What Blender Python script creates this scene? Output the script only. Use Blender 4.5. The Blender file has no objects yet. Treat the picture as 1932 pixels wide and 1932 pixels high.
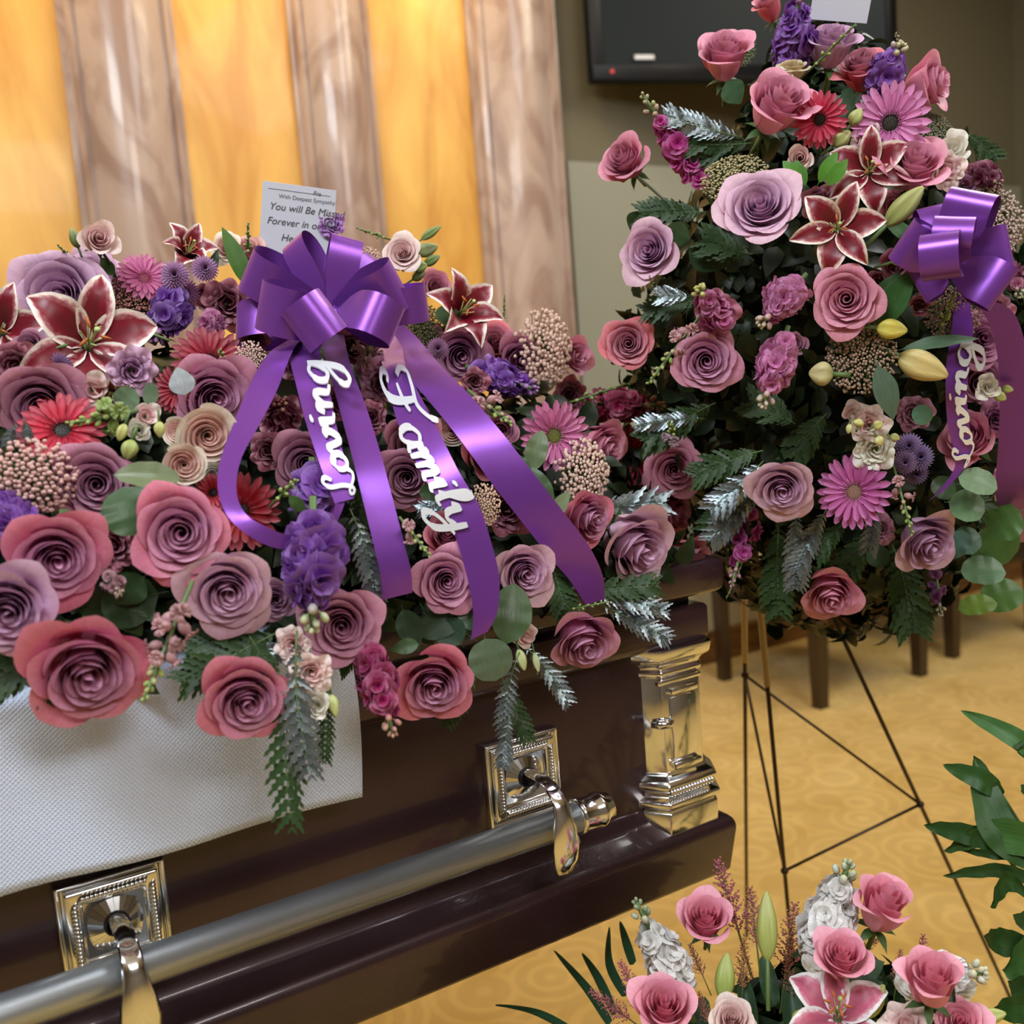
import bpy, bmesh, math, random
import numpy as np
from mathutils import Vector, Matrix
from math import sin, cos, pi, radians, sqrt
random.seed(7)
SC = bpy.context.scene
COL = SC.collection
# ------------------------------------------------------------------ camera, world, lights, exposure
H = 1.25                       # camera height over the floor
F, CC = 1932.0, 966.0
def _rot(p, r, y):
    fw = np.array([cos(y)*cos(p), sin(y)*cos(p), -sin(p)])
    rt = np.array([sin(y), -cos(y), 0.0]); up = np.cross(rt, fw)
    rt2 = cos(r)*rt+sin(r)*up; up2 = -sin(r)*rt+cos(r)*up
    return np.array([rt2, up2, -fw]).T          # columns: camera axes in the world
RM = _rot(radians(7.04), radians(-4.44), radians(59.02))
CAM = np.array([0, 0, H])
cd = bpy.data.cameras.new('camera'); cam = bpy.data.objects.new('camera', cd); COL.objects.link(cam)
cam.matrix_world = Matrix.Translation((0, 0, H)) @ Matrix(RM.tolist()).to_4x4()
cd.sensor_width = 36; cd.lens = 36.0; cd.clip_start = 0.05
cd.dof.use_dof = True; cd.dof.focus_distance = 1.08; cd.dof.aperture_fstop = 5.0
SC.camera = cam
SC.view_settings.view_transform = 'Standard'; SC.view_settings.look = 'None'
SC.view_settings.exposure = 0.0; SC.view_settings.gamma = 1.0
W = bpy.data.worlds.new('world'); SC.world = W; W.use_nodes = True
W.node_tree.nodes['Background'].inputs[0].default_value = (0.75, 0.8, 0.9, 1)
W.node_tree.nodes['Background'].inputs[1].default_value = 0.3
def area(name, loc, aim, sx, sy, power, col):
    l = bpy.data.lights.new(name, 'AREA'); l.shape = 'RECTANGLE'; l.size = sx; l.size_y = sy
    l.energy = power; l.color = col
    o = bpy.data.objects.new(name, l); COL.objects.link(o); o.location = loc
    o.rotation_euler = (Vector(aim)-Vector(loc)).to_track_quat('-Z', 'Y').to_euler()
    return o
area('unseen_ceiling_light', (1.9, 0.60, 3.24), (1.0, 0.7, 0.8), 1.7, 1.3, 62, (0.93, 0.96, 1.0))  # unseen light, placed and sized to put a sheen on the base ledge
area('unseen_ceiling_light', (-0.8, 0.2, 3.24), (0.2, 0.9, 1.0), 1.3, 0.8, 95, (0.86, 0.94, 1.0))  # added cool fill from upper left, out of view
area('unseen_ceiling_light', (3.4, 1.7, 3.24), (3.1, 1.9, 0), 1.2, 1.2, 46, (1.0, 0.92, 0.76))
area('unseen_ceiling_light', (0.6, -2.0, 3.24), (0.6, 0.6, 0.9), 1.8, 1.0, 85, (0.98, 0.96, 0.94))
for _x in (-0.3, 0.22, 1.07, 1.74):
    area('wall_washer', (_x, 2.80, 3.2), (_x, 3.3, 2.3), 0.34, 0.12, 7.5, (1.0, 0.76, 0.40))
# ------------------------------------------------------------------ pixel -> world
def nrm(v):
    v = np.array(v, float); return v/np.linalg.norm(v)
def ray(x, y): return RM @ nrm((x-CC, -(y-CC), -F))
def at(x, y, t): return CAM+ray(x, y)*t
def atY(x, y, Y): r = ray(x, y); return CAM+r*(Y/r[1])
def atZ(x, y, Z): r = ray(x, y); return CAM+r*((Z-H)/r[2])
RT, UPV = RM[:, 0], RM[:, 1]
def ell(x, y, C, R):
    r = ray(x, y); d = r/R; o = (CAM-C)/R
    a = d@d; b = 2*d@o; c = o@o-1; D = b*b-4*a*c
    return -b/(2*a) if D < 0 else (-b-sqrt(D))/(2*a)
MC, MR = np.array((.30, 1.20, H-.30)), np.array((.64, .38, .40))     # mound of the casket spray
EC, ER = np.array((1.13, .98, H+.06)), np.array((.36, .28, .46))     # body of the easel spray
def mt(w, x, y, dt=0.0):
    if w == 'c': return ell(x, y, MC, MR)+dt
    if w == 'e': return ell(x, y, EC, ER)+dt
    return 1.2+dt
def facing(x, y, ax, ay):
    return nrm(-ray(x, y)+RT*ax+UPV*ay)
def frame(z, xh=None):
    z = Vector(z).normalized()
    xh = Vector(xh) if xh is not None else Vector(RT)
    x = xh-z*xh.dot(z)
    if x.length < 1e-4: x = Vector((0, 0, 1)).cross(z)
    x.normalize(); y = z.cross(x)
    return Matrix((x, y, z)).transposed()
# ------------------------------------------------------------------ mesh builder
class MB:
    def __init__(s): s.v = []; s.f = []; s.uv = []
    def add(s, verts, faces, uvs=None):
        o = len(s.v); s.v += [tuple(p) for p in verts]; s.f += [tuple(i+o for i in f) for f in faces]
        s.uv += list(uvs) if uvs is not None else [(0.5, 0.5)]*len(verts)
        return s
    def grid(s, fn, nu, nv, closed=False):
        P = []; U = []; Fc = []
        for j in range(nv+1):
            for i in range(nu+1):
                u = i/nu; v = j/nv; P.append(fn(u, v)); U.append((u, v))
        for j in range(nv):
            for i in range(nu):
                a = j*(nu+1)+i; Fc.append((a, a+1, a+nu+2, a+nu+1))
        return s.add(P, Fc, U)
    def tube(s, pts, rad, n=6, cap=True):
        pts = [Vector(p) for p in pts]; m = len(pts)
        if not hasattr(rad, '__len__'): rad = [rad]*m
        P = []; U = []; Fc = []; px = None
        for k, p in enumerate(pts):
            t = (pts[min(k+1, m-1)]-pts[max(k-1, 0)]).normalized()
            if px is None:
                px = t.orthogonal().normalized()
            px = (px-t*px.dot(t)).normalized(); py = t.cross(px)
            for i in range(n):
                a = 2*pi*i/n; P.append(p+(px*cos(a)+py*sin(a))*rad[k]); U.append((i/n, k/(m-1)))
        for k in range(m-1):
            for i in range(n):
                a = k*n+i; b = k*n+(i+1) % n; Fc.append((a, b, b+n, a+n))
        if cap: Fc.append(tuple(range(n))[::-1]); Fc.append(tuple((m-1)*n+i for i in range(n)))
        return s.add(P, Fc, U)
    def box(s, a, b):
        (x0, y0, z0), (x1, y1, z1) = a, b
        P = [(x, y, z) for x in (x0, x1) for y in (y0, y1) for z in (z0, z1)]
        return s.add(P, [(0, 1, 3, 2), (4, 6, 7, 5), (0, 4, 5, 1), (2, 3, 7, 6), (0, 2, 6, 4), (1, 5, 7, 3)])
    def rings(s, rings, cap=True):
        n = len(rings[0]); P = [p for r in rings for p in r]; Fc = []
        U = [(i/n, k/max(1, len(rings)-1)) for k, r in enumerate(rings) for i in range(n)]
        for k in range(len(rings)-1):
            for i in range(n):
                a = k*n+i; b = k*n+(i+1) % n; Fc.append((a, b, b+n, a+n))
        if cap: Fc.append(tuple(range(n))[::-1]); Fc.append(tuple((len(rings)-1)*n+i for i in range(n)))
        return s.add(P, Fc, U)
    def ball(s, c, r, nu=6, nv=4, sz=1.0):
        c = Vector(c); P = []; Fc = []
        R = []
        for j in range(1, nv):
            th = pi*j/nv; R.append([c+Vector((sin(th)*cos(2*pi*i/nu)*r, sin(th)*sin(2*pi*i/nu)*r, -cos(th)*r*sz)) for i in range(nu)])
        return s.rings(R)
    def mesh(s, name, smooth=True, mat=None):
        me = bpy.data.meshes.new(name); me.from_pydata(s.v, [], s.f)
        uvl = me.uv_layers.new(name='UVMap')
        idx = np.empty(len(me.loops), dtype=np.int32); me.loops.foreach_get('vertex_index', idx)
        uvl.data.foreach_set('uv', np.array(s.uv, dtype=np.float32)[idx].ravel())
        if smooth: me.polygons.foreach_set('use_smooth', [True]*len(me.polygons))
        if mat: me.materials.append(mat)
        me.update(); return me
def bevel(me, w, seg=2, ang=30):
    bm = bmesh.new(); bm.from_mesh(me)
    bmesh.ops.remove_doubles(bm, verts=bm.verts, dist=1e-6)
    bmesh.ops.recalc_face_normals(bm, faces=bm.faces)
    es = [e for e in bm.edges if len(e.link_faces) == 2 and e.calc_face_angle(0) > radians(ang)]
    bmesh.ops.bevel(bm, geom=es, offset=w, segments=seg, profile=.5, affect='EDGES', clamp_overlap=True)
    bm.to_mesh(me); bm.free()
    me.polygons.foreach_set('use_smooth', [True]*len(me.polygons))
    try: me.set_sharp_from_angle(angle=radians(35))
    except Exception: pass
    return me
# ------------------------------------------------------------------ objects
def thing(name, label, cat, group=None, M=None):
    o = bpy.data.objects.new(name, None); COL.objects.link(o); o.empty_display_size = .02
    o['label'] = label; o['category'] = cat
    if group: o['group'] = group
    if M is not None: o.matrix_world = M
    return o
def ob(name, me, parent=None, color=None, M=None, label=None, kind=None):
    o = bpy.data.objects.new(name, me); COL.objects.link(o)
    if parent is not None: o.parent = parent
    if color is not None: o.color = (*color[:3], 1)
    if M is not None: o.matrix_local = M
    if label: o['label'] = label
    if kind: o['kind'] = kind
    return o
def solo(name, me, label, cat, group=None, color=None):
    o = ob(name, me, None, color); o['label'] = label; o['category'] = cat
    if group: o['group'] = group
    return o
def struct(name, me): return ob(name, me, kind='structure')
def trs(loc, rot3, s=1.0):
    return Matrix.Translation(Vector(loc)) @ rot3.to_4x4() @ Matrix.Scale(s, 4)
# ------------------------------------------------------------------ materials
def mat(name, col=(.5, .5, .5), rough=.5, metal=0.0, coat=0.0, spec=.5, **k):
    m = bpy.data.materials.new(name); m.use_nodes = True; b = m.node_tree.nodes['Principled BSDF']
    b.inputs['Base Color'].default_value = (*col, 1); b.inputs['Roughness'].default_value = rough
    b.inputs['Metallic'].default_value = metal; b.inputs['Coat Weight'].default_value = coat
    b.inputs['Coat Roughness'].default_value = .06
    b.inputs['Specular IOR Level'].default_value = spec
    for kk, vv in k.items(): b.inputs[kk.replace('_', ' ')].default_value = vv
    return m
def nd(m, t, **k):
    n = m.node_tree.nodes.new(t)
    for a, b in k.items(): setattr(n, a, b)
    return n
def ln(m, a, b): m.node_tree.links.new(a, b)
def ramp(m, stops, fac):
    r = nd(m, 'ShaderNodeValToRGB'); e = r.color_ramp.elements
    while len(e) < len(stops): e.new(.5)
    for el, (p, c) in zip(e, stops): el.position = p; el.color = (*c, 1) if len(c) == 3 else c
    if fac is not None: ln(m, fac, r.inputs[0])
    return r
def mix(m, a, b, fac, mode='MIX'):
    n = nd(m, 'ShaderNodeMix', data_type='RGBA', blend_type=mode)
    for s, v in ((n.inputs[6], a), (n.inputs[7], b), (n.inputs[0], fac)):
        if hasattr(v, 'links'): ln(m, v, s)
        elif isinstance(v, tuple): s.default_value = (*v, 1) if len(v) == 3 else v
        else: s.default_value = v
    return n.outputs[2]
def tint_mat(name, rough=.55, trans=.25, tip=(1, 1, 1), base=(1, 1, 1), tipw=.0, basew=.0, vein=.12, metal=0.0, coat=0.0, sheen=.0, spec=.5):
    """object colour varied along the petal (uv.y from base to tip) with a fine veining"""
    m = mat(name, rough=rough, metal=metal, coat=coat, spec=spec); N = m.node_tree; b = N.nodes['Principled BSDF']
    oi = nd(m, 'ShaderNodeObjectInfo'); uv = nd(m, 'ShaderNodeUVMap'); sx = nd(m, 'ShaderNodeSeparateXYZ'); ln(m, uv.outputs[0], sx.inputs[0])
    rt = ramp(m, [(0.55, (0, 0, 0)), (1.0, (1, 1, 1))], sx.outputs[1]); rb = ramp(m, [(0.0, (1, 1, 1)), (.45, (0, 0, 0))], sx.outputs[1])
    mt_ = nd(m, 'ShaderNodeMath', operation='MULTIPLY'); ln(m, rt.outputs[0], mt_.inputs[0]); mt_.inputs[1].default_value = tipw
    mb_ = nd(m, 'ShaderNodeMath', operation='MULTIPLY'); ln(m, rb.outputs[0], mb_.inputs[0]); mb_.inputs[1].default_value = basew
    c = mix(m, oi.outputs['Color'], tip, mt_.outputs[0]); c = mix(m, c, base, mb_.outputs[0])
    mp = nd(m, 'ShaderNodeMapping'); mp.inputs['Scale'].default_value = (26, 3, 1); ln(m, uv.outputs[0], mp.inputs[0])
    no = nd(m, 'ShaderNodeTexNoise'); no.inputs['Scale'].default_value = 1.0; no.inputs['Detail'].default_value = 2; ln(m, mp.outputs[0], no.inputs[0])
    r2 = ramp(m, [(.3, (1-vein*2.2,)*3), (.65, (1, 1, 1))], no.outputs[0])
    c = mix(m, c, r2.outputs[0], 1.0, 'MULTIPLY')
    ln(m, c, b.inputs['Base Color'])
    if sheen: b.inputs['Sheen Weight'].default_value = sheen
    bp = nd(m, 'ShaderNodeBump'); bp.inputs['Strength'].default_value = .12; bp.inputs['Distance'].default_value = .002
    ln(m, no.outputs[0], bp.inputs['Height']); ln(m, bp.outputs[0], b.inputs['Normal'])
    if trans:
        t = nd(m, 'ShaderNodeBsdfTranslucent'); ln(m, c, t.inputs[0]); ms = nd(m, 'ShaderNodeMixShader'); ms.inputs[0].default_value = trans
        ln(m, b.outputs[0], ms.inputs[1]); ln(m, t.outputs[0], ms.inputs[2]); ln(m, ms.outputs[0], N.nodes['Material Output'].inputs[0])
    return m
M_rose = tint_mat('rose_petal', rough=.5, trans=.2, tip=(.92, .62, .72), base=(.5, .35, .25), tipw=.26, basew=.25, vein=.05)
M_cream = tint_mat('cream_petal', rough=.5, trans=.25, tip=(.8, .8, .62), base=(.6, .62, .3), tipw=.3, basew=.2, vein=.05)
M_petal = tint_mat('soft_petal', rough=.5, trans=.25, tip=(.9, .8, .9), base=(.6, .6, .6), tipw=.12, basew=.0, vein=.12)
M_leaf = tint_mat('leaf', rough=.42, trans=.10, spec=.28, tip=(.14, .24, .06), base=(.1, .16, .05), tipw=.12, basew=.1, vein=.12)
M_waxy = tint_mat('waxy_leaf', rough=.34, trans=.1, spec=.35, tip=(.3, .4, .25), base=(.2, .3, .15), tipw=.05, basew=.1, vein=.06)
M_silver = tint_mat('silvered_fern', rough=.3, trans=0, tip=(.7, .8, .9), base=(.05, .12, .07), tipw=.12, basew=.5, vein=.35, metal=.8)
M_bud = tint_mat('bud', rough=.45, trans=.1, tip=(.75, .75, .35), base=(.3, .42, .12), tipw=.3, basew=.3, vein=.1)
M_bead = tint_mat('bead', rough=.5, trans=.0, vein=.0)
M_stem = mat('stem', (.10, .17, .05), .5)
M_stemd = mat('dark_stem', (.05, .06, .025), .5)
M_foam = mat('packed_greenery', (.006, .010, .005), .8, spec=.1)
# lily: crimson middle, white margins and tips
def lily_mat(name, mid, edge, tipc):
    m = mat(name, rough=.42); b = m.node_tree.nodes['Principled BSDF']
    uv = nd(m, 'ShaderNodeUVMap'); sx = nd(m, 'ShaderNodeSeparateXYZ'); ln(m, uv.outputs[0], sx.inputs[0])
    a = nd(m, 'ShaderNodeMath', operation='MULTIPLY_ADD'); ln(m, sx.outputs[0], a.inputs[0]); a.inputs[1].default_value = 2; a.inputs[2].default_value = -1
    ab = nd(m, 'ShaderNodeMath', operation='ABSOLUTE'); ln(m, a.outputs[0], ab.inputs[0])
    no = nd(m, 'ShaderNodeTexNoise'); no.inputs['Scale'].default_value = 9; ln(m, uv.outputs[0], no.inputs[0])
    ad = nd(m, 'ShaderNodeMath', operation='MULTIPLY_ADD'); ln(m, no.outputs[0], ad.inputs[0]); ad.inputs[1].default_value = .55; sb = nd(m, 'ShaderNodeMath', operation='SUBTRACT'); ln(m, ab.outputs[0], sb.inputs[0]); sb.inputs[1].default_value = .17; ln(m, sb.outputs[0], ad.inputs[2])
    v2 = nd(m, 'ShaderNodeMath', operation='POWER'); ln(m, sx.outputs[1], v2.inputs[0]); v2.inputs[1].default_value = 6
    a3 = nd(m, 'ShaderNodeMath', operation='MULTIPLY_ADD'); ln(m, v2.outputs[0], a3.inputs[0]); a3.inputs[1].default_value = .75; ln(m, ad.outputs[0], a3.inputs[2])
    r = ramp(m, [(0, tuple(x*.6 for x in mid)), (.62, mid), (.80, tuple(.75*x+.25*y for x, y in zip(mid, edge))), (.93, edge), (1.0, tipc)], a3.outputs[0])
    vo = nd(m, 'ShaderNodeTexVoronoi'); vo.inputs['Scale'].default_value = 16; ln(m, uv.outputs[0], vo.inputs[0])
    r2 = ramp(m, [(.12, (.45, .1, .15)), (.2, (1, 1, 1))], vo.outputs[0])
    c = mix(m, r.outputs[0], r2.outputs[0], .6, 'MULTIPLY')
    ln(m, c, b.inputs['Base Color']); return m
M_lily = lily_mat('crimson_lily_petal', (.20, .004, .018), (.78, .46, .46), (.84, .76, .66))
M_lily2 = lily_mat('white_pink_lily_petal', (.55, .12, .2), (.85, .78, .82), (.85, .85, .85))
M_anther = mat('anther', (.45, .12, .02), .6); M_fil = mat('filament', (.42, .50, .18), .4)
# satin ribbon
M_rib = mat('purple_satin', (.20, .052, .37), .30, metal=.5)
_b = M_rib.node_tree.nodes['Principled BSDF']; _b.inputs['Sheen Weight'].default_value = .35; _b.inputs['Sheen Tint'].default_value = (1, .45, .8, 1)
_b.inputs['Anisotropic'].default_value = .5
_uv = nd(M_rib, 'ShaderNodeUVMap'); _w = nd(M_rib, 'ShaderNodeTexWave'); _w.inputs['Scale'].default_value = 90; _w.bands_direction = 'X'
ln(M_rib, _uv.outputs[0], _w.inputs[0]); _bp = nd(M_rib, 'ShaderNodeBump'); _bp.inputs['Strength'].default_value = .04; _bp.inputs['Distance'].default_value = .0005
ln(M_rib, _w.outputs[0], _bp.inputs['Height']); ln(M_rib, _bp.outputs[0], _b.inputs['Normal'])
M_holo = mat('white_foil_lettering', (.86, .88, .92), .22, metal=.35)
M_paper = mat('card_paper', (.52, .53, .60), .6); M_ink = mat('ink', (.05, .05, .06), .6); M_ink2 = mat('printed_ink', (.12, .12, .13), .6)
M_clear = mat('clear_plastic', (.7, .72, .72), .15, Transmission_Weight=.6)
# casket
def casket_mat():
    m = mat('dark_plum_lacquer', (.05, .022, .028), .3, metal=.3, coat=.7, Coat_IOR=1.36); b = m.node_tree.nodes['Principled BSDF']
    tc = nd(m, 'ShaderNodeTexCoord'); no = nd(m, 'ShaderNodeTexNoise'); no.inputs['Scale'].default_value = 6; no.inputs['Detail'].default_value = 5
    ln(m, tc.outputs['Object'], no.inputs[0])
    r = ramp(m, [(.3, (.032, .014, .017)), (.7, (.052, .024, .032))], no.outputs[0]); ln(m, r.outputs[0], b.inputs['Base Color'])
    n2 = nd(m, 'ShaderNodeTexNoise'); n2.inputs['Scale'].default_value = 900; ln(m, tc.outputs['Object'], n2.inputs[0])
    r2 = ramp(m, [(.3, (.26,)*3), (.7, (.40,)*3)], n2.outputs[0]); ln(m, r2.outputs[0], b.inputs['Roughness']); return m
M_cask = casket_mat()
M_gap = mat('near_black', (.006, .006, .007), .4)
M_chrome = mat('nickel_plate', (.86, .87, .88), .13, metal=1.0)
M_rail = mat('brushed_steel_rail', (.46, .50, .53), .38, metal=.85)
M_black = mat('black_plastic', (.006, .006, .008), .4, spec=.25)
# ------------------------------------------------------------------ flower parts
def petal_fn(phi, Wd, Rc, Rt, Hh, spiral, lip, wave, point, notch, seed, zoff=0):
    rnd = random.Random(seed); p1, p2 = rnd.random()*6, rnd.random()*6; pk = point*rnd.uniform(.7, 2.4)
    def fn(u, v):
        s = 2*u-1; e = abs(s)
        vv = v*(1-.20*e**2.8+point*(1-e)*.5*v)
        w = Wd*(.5+.5*min(1, vv*2.2))*(1-.22*max(0, vv-.7)/.3*e)
        th = phi+s*w
        r = Rc*(sin(min(vv/.62, 1)*pi/2)**.75)+.02
        k = max(0, (vv-.55)/.45); k = k*k*(3-2*k)
        r += (Rt-Rc)*k
        r *= 1+spiral*s
        z = zoff+Hh*(vv**1.05)-lip*max(0, (vv-.80)/.2)**2
        r += lip*.9*max(0, (vv-.78)/.22)**1.5
        r += .05*e**3*vv
        r *= 1+pk*(1-e)**1.4*max(0, (vv-.45)/.55)
        z += pk*.25*(1-e)**1.4*max(0, (vv-.6)/.4)
        r += wave*vv**2*sin(s*5+p1)*.6; z += wave*vv**3*sin(s*(7 if wave > .05 else 3)+p2)
        return (r*cos(th), r*sin(th), z)
    return fn
def bloom(kind, seed=0):
    """list of (mesh, t) petals from the heart outwards, unit radius"""
    rnd = random.Random(seed); out = []
    P = dict(open=(28, .03, .82, .97, 1.14, .84, .78), half=(25, .03, .76, .92, 1.38, 1.10, .78), bud=(13, .07, .56, .62, 1.55, 1.4, .9),
             garden=(34, .06, .80, .98, .72, .62, .75), cup=(9, .10, .62, .92, 1.05, .9, .5), frill=(22, .05, .6, 1.0, .75, .55, .5), side=(20, .03, .68, .84, 1.70, 1.42, .8))[kind]
    N, r0, r1, rt, h0, h1, pw = P
    wave = dict(frill=.11, cup=.06).get(kind, .018)
    for k in range(N):
        t = k/(N-1)
        Rc = r0+(r1-r0)*t**pw; Rt = Rc*1.04+(rt-r1)*t**1.8+.015
        Wd = 2.15-1.30*t**.6 if kind not in ('cup', 'frill') else 1.3-.5*t
        Hh = (h0+(h1-h0)*t)*rnd.uniform(.97, 1.03)
        if kind in ('half', 'side', 'open') and k >= N-5: Rt *= rnd.uniform(.98, 1.10); Hh *= rnd.uniform(.86, 1.0)
        lip = .025+.15*t**1.2
        if kind == 'garden': lip = .02+.03*t
        pt = .02+.06*t**1.5 if kind not in ('cup', 'frill', 'garden') else 0
        fn = petal_fn(k*2.39996+rnd.uniform(-.15, .15), Wd, Rc, Rt, Hh, .10+.10*(1-t), lip, wave*(.4+t), pt, 0, seed*100+k)
        b = MB().grid(fn, 10 if t < .35 else 12, 8)
        out.append((b, t))
    return out
BLOOMS = {}
def bloom_meshes(kind, v, m):
    key = (kind, v, m.name)
    if key not in BLOOMS: BLOOMS[key] = [(b.mesh('petal', mat=m), t) for b, t in bloom(kind, v+1)]
    return BLOOMS[key]
def calyx_mesh():
    b = MB()
    b.tube([(0, 0, -.95), (.02, 0, -.5), (0, 0, -.05)], [.07, .07, .09], 6)
    b.ball((0, 0, -.0), .17, 8, 5)
    return b.mesh('stem', mat=M_stem)
def sepal_mesh():
    return MB().grid(lambda u, v: ((.10+.55*v+.0*u), (2*u-1)*.13*(sin(pi*min(1, v*.85+.15)))**.7*(1-v**3), .02+.12*v-.35*v*v), 4, 6).mesh('sepal', mat=M_leaf)
CALYX = calyx_mesh(); SEPAL = sepal_mesh()
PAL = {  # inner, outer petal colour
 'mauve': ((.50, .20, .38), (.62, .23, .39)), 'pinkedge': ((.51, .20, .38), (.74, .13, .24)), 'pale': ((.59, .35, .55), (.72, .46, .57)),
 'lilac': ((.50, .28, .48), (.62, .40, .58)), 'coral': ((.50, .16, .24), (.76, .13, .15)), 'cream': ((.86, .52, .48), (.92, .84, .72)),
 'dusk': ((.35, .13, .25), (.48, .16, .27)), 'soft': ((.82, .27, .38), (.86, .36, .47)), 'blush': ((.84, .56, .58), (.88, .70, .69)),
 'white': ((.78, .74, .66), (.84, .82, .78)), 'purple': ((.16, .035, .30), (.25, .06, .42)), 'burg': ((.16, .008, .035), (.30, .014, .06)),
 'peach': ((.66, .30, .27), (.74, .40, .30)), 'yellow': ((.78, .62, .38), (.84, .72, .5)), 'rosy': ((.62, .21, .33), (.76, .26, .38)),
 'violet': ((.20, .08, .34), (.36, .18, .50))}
def lerp3(a, b, t): return tuple(x+(y-x)*t for x, y in zip(a, b))
NB = [0]
ROOT = {}
def jit(c, rnd, a, b):
    j = rnd.uniform(a, b); return tuple(min(1, q*j) for q in c)
def rose(w, x, y, d, ax, ay, kind, pal, dt, label, cat='rose', name='rose', group=None, sepals=None):
    NB[0] += 1; rnd = random.Random(NB[0]*13+5)
    t = mt(w, x, y, dt); s = d/2*t/F
    n = facing(x, y, ax, ay)
    hh = dict(open=.5, half=.62, bud=.75, garden=.35, cup=.5, frill=.35, side=.78)[kind]
    loc = at(x, y, t)-n*hh*s
    s *= dict(bud=1.45, open=.85, half=.88, side=.98).get(kind, 1)
    m = M_cream if pal in ('cream', 'yellow', 'blush', 'white') else M_rose
    R = frame(n) @ Matrix.Rotation(rnd.uniform(0, 6.28), 3, 'Z')
    root = thing(name, label, cat, group, trs(loc, R, s)); ROOT[label] = root
    ci, co = PAL[pal]
    for me, tt in bloom_meshes(kind, rnd.randrange(3), m):
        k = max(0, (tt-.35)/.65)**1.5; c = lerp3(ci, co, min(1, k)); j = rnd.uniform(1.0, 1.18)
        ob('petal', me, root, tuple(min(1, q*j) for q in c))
    ob('stem', CALYX, root)
    if sepals or (sepals is None and kind in ('bud', 'side', 'half')):
        for i in range(5): ob('sepal', SEPAL, root, (.07, .14, .04), Matrix.Rotation(i*1.2566+.3, 4, 'Z'))
    return root
# gerbera
def gerbera_meshes():
    def ray_petal(L, wd, lift):
        return MB().grid(lambda u, v: (.20+(L-.20)*v, (2*u-1)*wd*(.45+.55*min(1, v*1.6))*(1-max(0, (v-.8)/.2)**2*.75), lift*v-.10*v*v+.035*abs(2*u-1)**2+.02), 4, 7).mesh('ray_petal', mat=M_petal)
    disc = MB()
    for k in range(90):
        r = .26*sqrt(k/90); a = k*2.39996
        disc.tube([(r*cos(a), r*sin(a), -.02), (r*cos(a)*1.1, r*sin(a)*1.1, .05+.05*(r/.26))], [.016, .01], 4)
    disc.ball((0, 0, -.03), .26, 12, 5, .25)
    st = MB().tube([(0, 0, -.9), (0, 0, -.02)], [.05, .07], 6)
    return ray_petal(1.0, .095, .16), ray_petal(.78, .085, .26), ray_petal(.42, .04, .16), disc.mesh('disc', mat=M_bead), st.mesh('stem', mat=M_stem)
GB = gerbera_meshes()
def gerbera(w, x, y, d, ax, ay, col, disc, dt, label, group=None):
    NB[0] += 1; rnd = random.Random(NB[0]*7)
    t = mt(w, x, y, dt); s = d/2*t/F*1.03; n = facing(x, y, ax, ay)
    root = thing('gerbera', label, 'gerbera', group, trs(at(x, y, t), frame(n), s))
    for i in range(24):
        ob('ray_petal', GB[0], root, jit(col, rnd, .85, 1.1), Matrix.Rotation(i*2*pi/24+rnd.uniform(-.05, .05), 4, 'Z') @ Matrix.Rotation(rnd.uniform(-.1, .1), 4, 'Y'))
    for i in range(18):
        ob('ray_petal', GB[1], root, jit(col, rnd, .9, 1.15), Matrix.Rotation(i*2*pi/18+rnd.uniform(-.06, .06), 4, 'Z'))
    for i in range(16):
        ob('ray_petal', GB[2], root, tuple(min(1, q*1.1+.05) for q in col), Matrix.Rotation(i*2*pi/16, 4, 'Z'))
    ob('disc', GB[3], root, disc); ob('stem', GB[4], root)
    return root
# lily
def lily_petal(curl, wd, rise, m):
    def fn(u, v):
        s = 2*u-1; W_ = wd*(sin(pi*min(1, v**.8*.93+.06))**.8)*(1-.15*v)
        x = .05+v*.98-.10*curl*v**3; z = rise*sin(min(1, v*1.1)*pi*.5)-curl*v**3.2+.10*s*s*(1-v*.6)+.015*sin(v*22+s*3)*abs(s)
        return (x, s*W_, z)
    return MB().grid(fn, 8, 12).mesh('petal', mat=m)
def lily_meshes(m):
    A = [lily_petal(.42, .33, .50, m), lily_petal(.30, .26, .55, m)]
    return A
LP = {1: lily_meshes(M_lily), 2: lily_meshes(M_lily2)}
FIL = MB().tube([(0, 0, 0), (.05, 0, .35), (.16, 0, .66)], [.018, .014, .010], 5).mesh('stamen', mat=M_fil)
ANT = MB().tube([(.09, 0, .68), (.16, 0, .665), (.24, 0, .68)], [.012, .028, .012], 5).mesh('anther', mat=M_anther)
PIS = MB().tube([(0, 0, 0), (.02, 0, .4), (.05, 0, .78), (.05, 0, .83)], [.028, .02, .02, .045], 6).mesh('pistil', mat=M_fil)
LST = MB().tube([(0, 0, -.8), (0, 0, .04)], [.05, .07], 6).mesh('stem', mat=M_stem)
def lily(w, x, y, d, ax, ay, dt, label, ver=1, group=None, spin=0, close=0.0):
    NB[0] += 1; rnd = random.Random(NB[0])
    t = mt(w, x, y, dt); s = d/2*t/F; n = facing(x, y, ax, ay)
    root = thing('lily', label, 'lily', group, trs(at(x, y, t)-n*s*.2, frame(n) @ Matrix.Rotation(spin, 3, 'Z'), s))
    for i in range(6):
        ob('petal', LP[ver][i % 2], root, None, Matrix.Rotation(i*pi/3+rnd.uniform(-.1, .1), 4, 'Z') @ Matrix.Rotation(-close+rnd.uniform(-.1, .1), 4, 'Y'))
    for i in range(6):
        R_ = Matrix.Rotation(i*pi/3+.4, 4, 'Z')
        st = ob('stamen', FIL, root, None, R_)
        if ver == 2 or i % 2: ob('anther', ANT, st)
    ob('pistil', PIS, root); ob('stem', LST, root)
    return root
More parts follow.
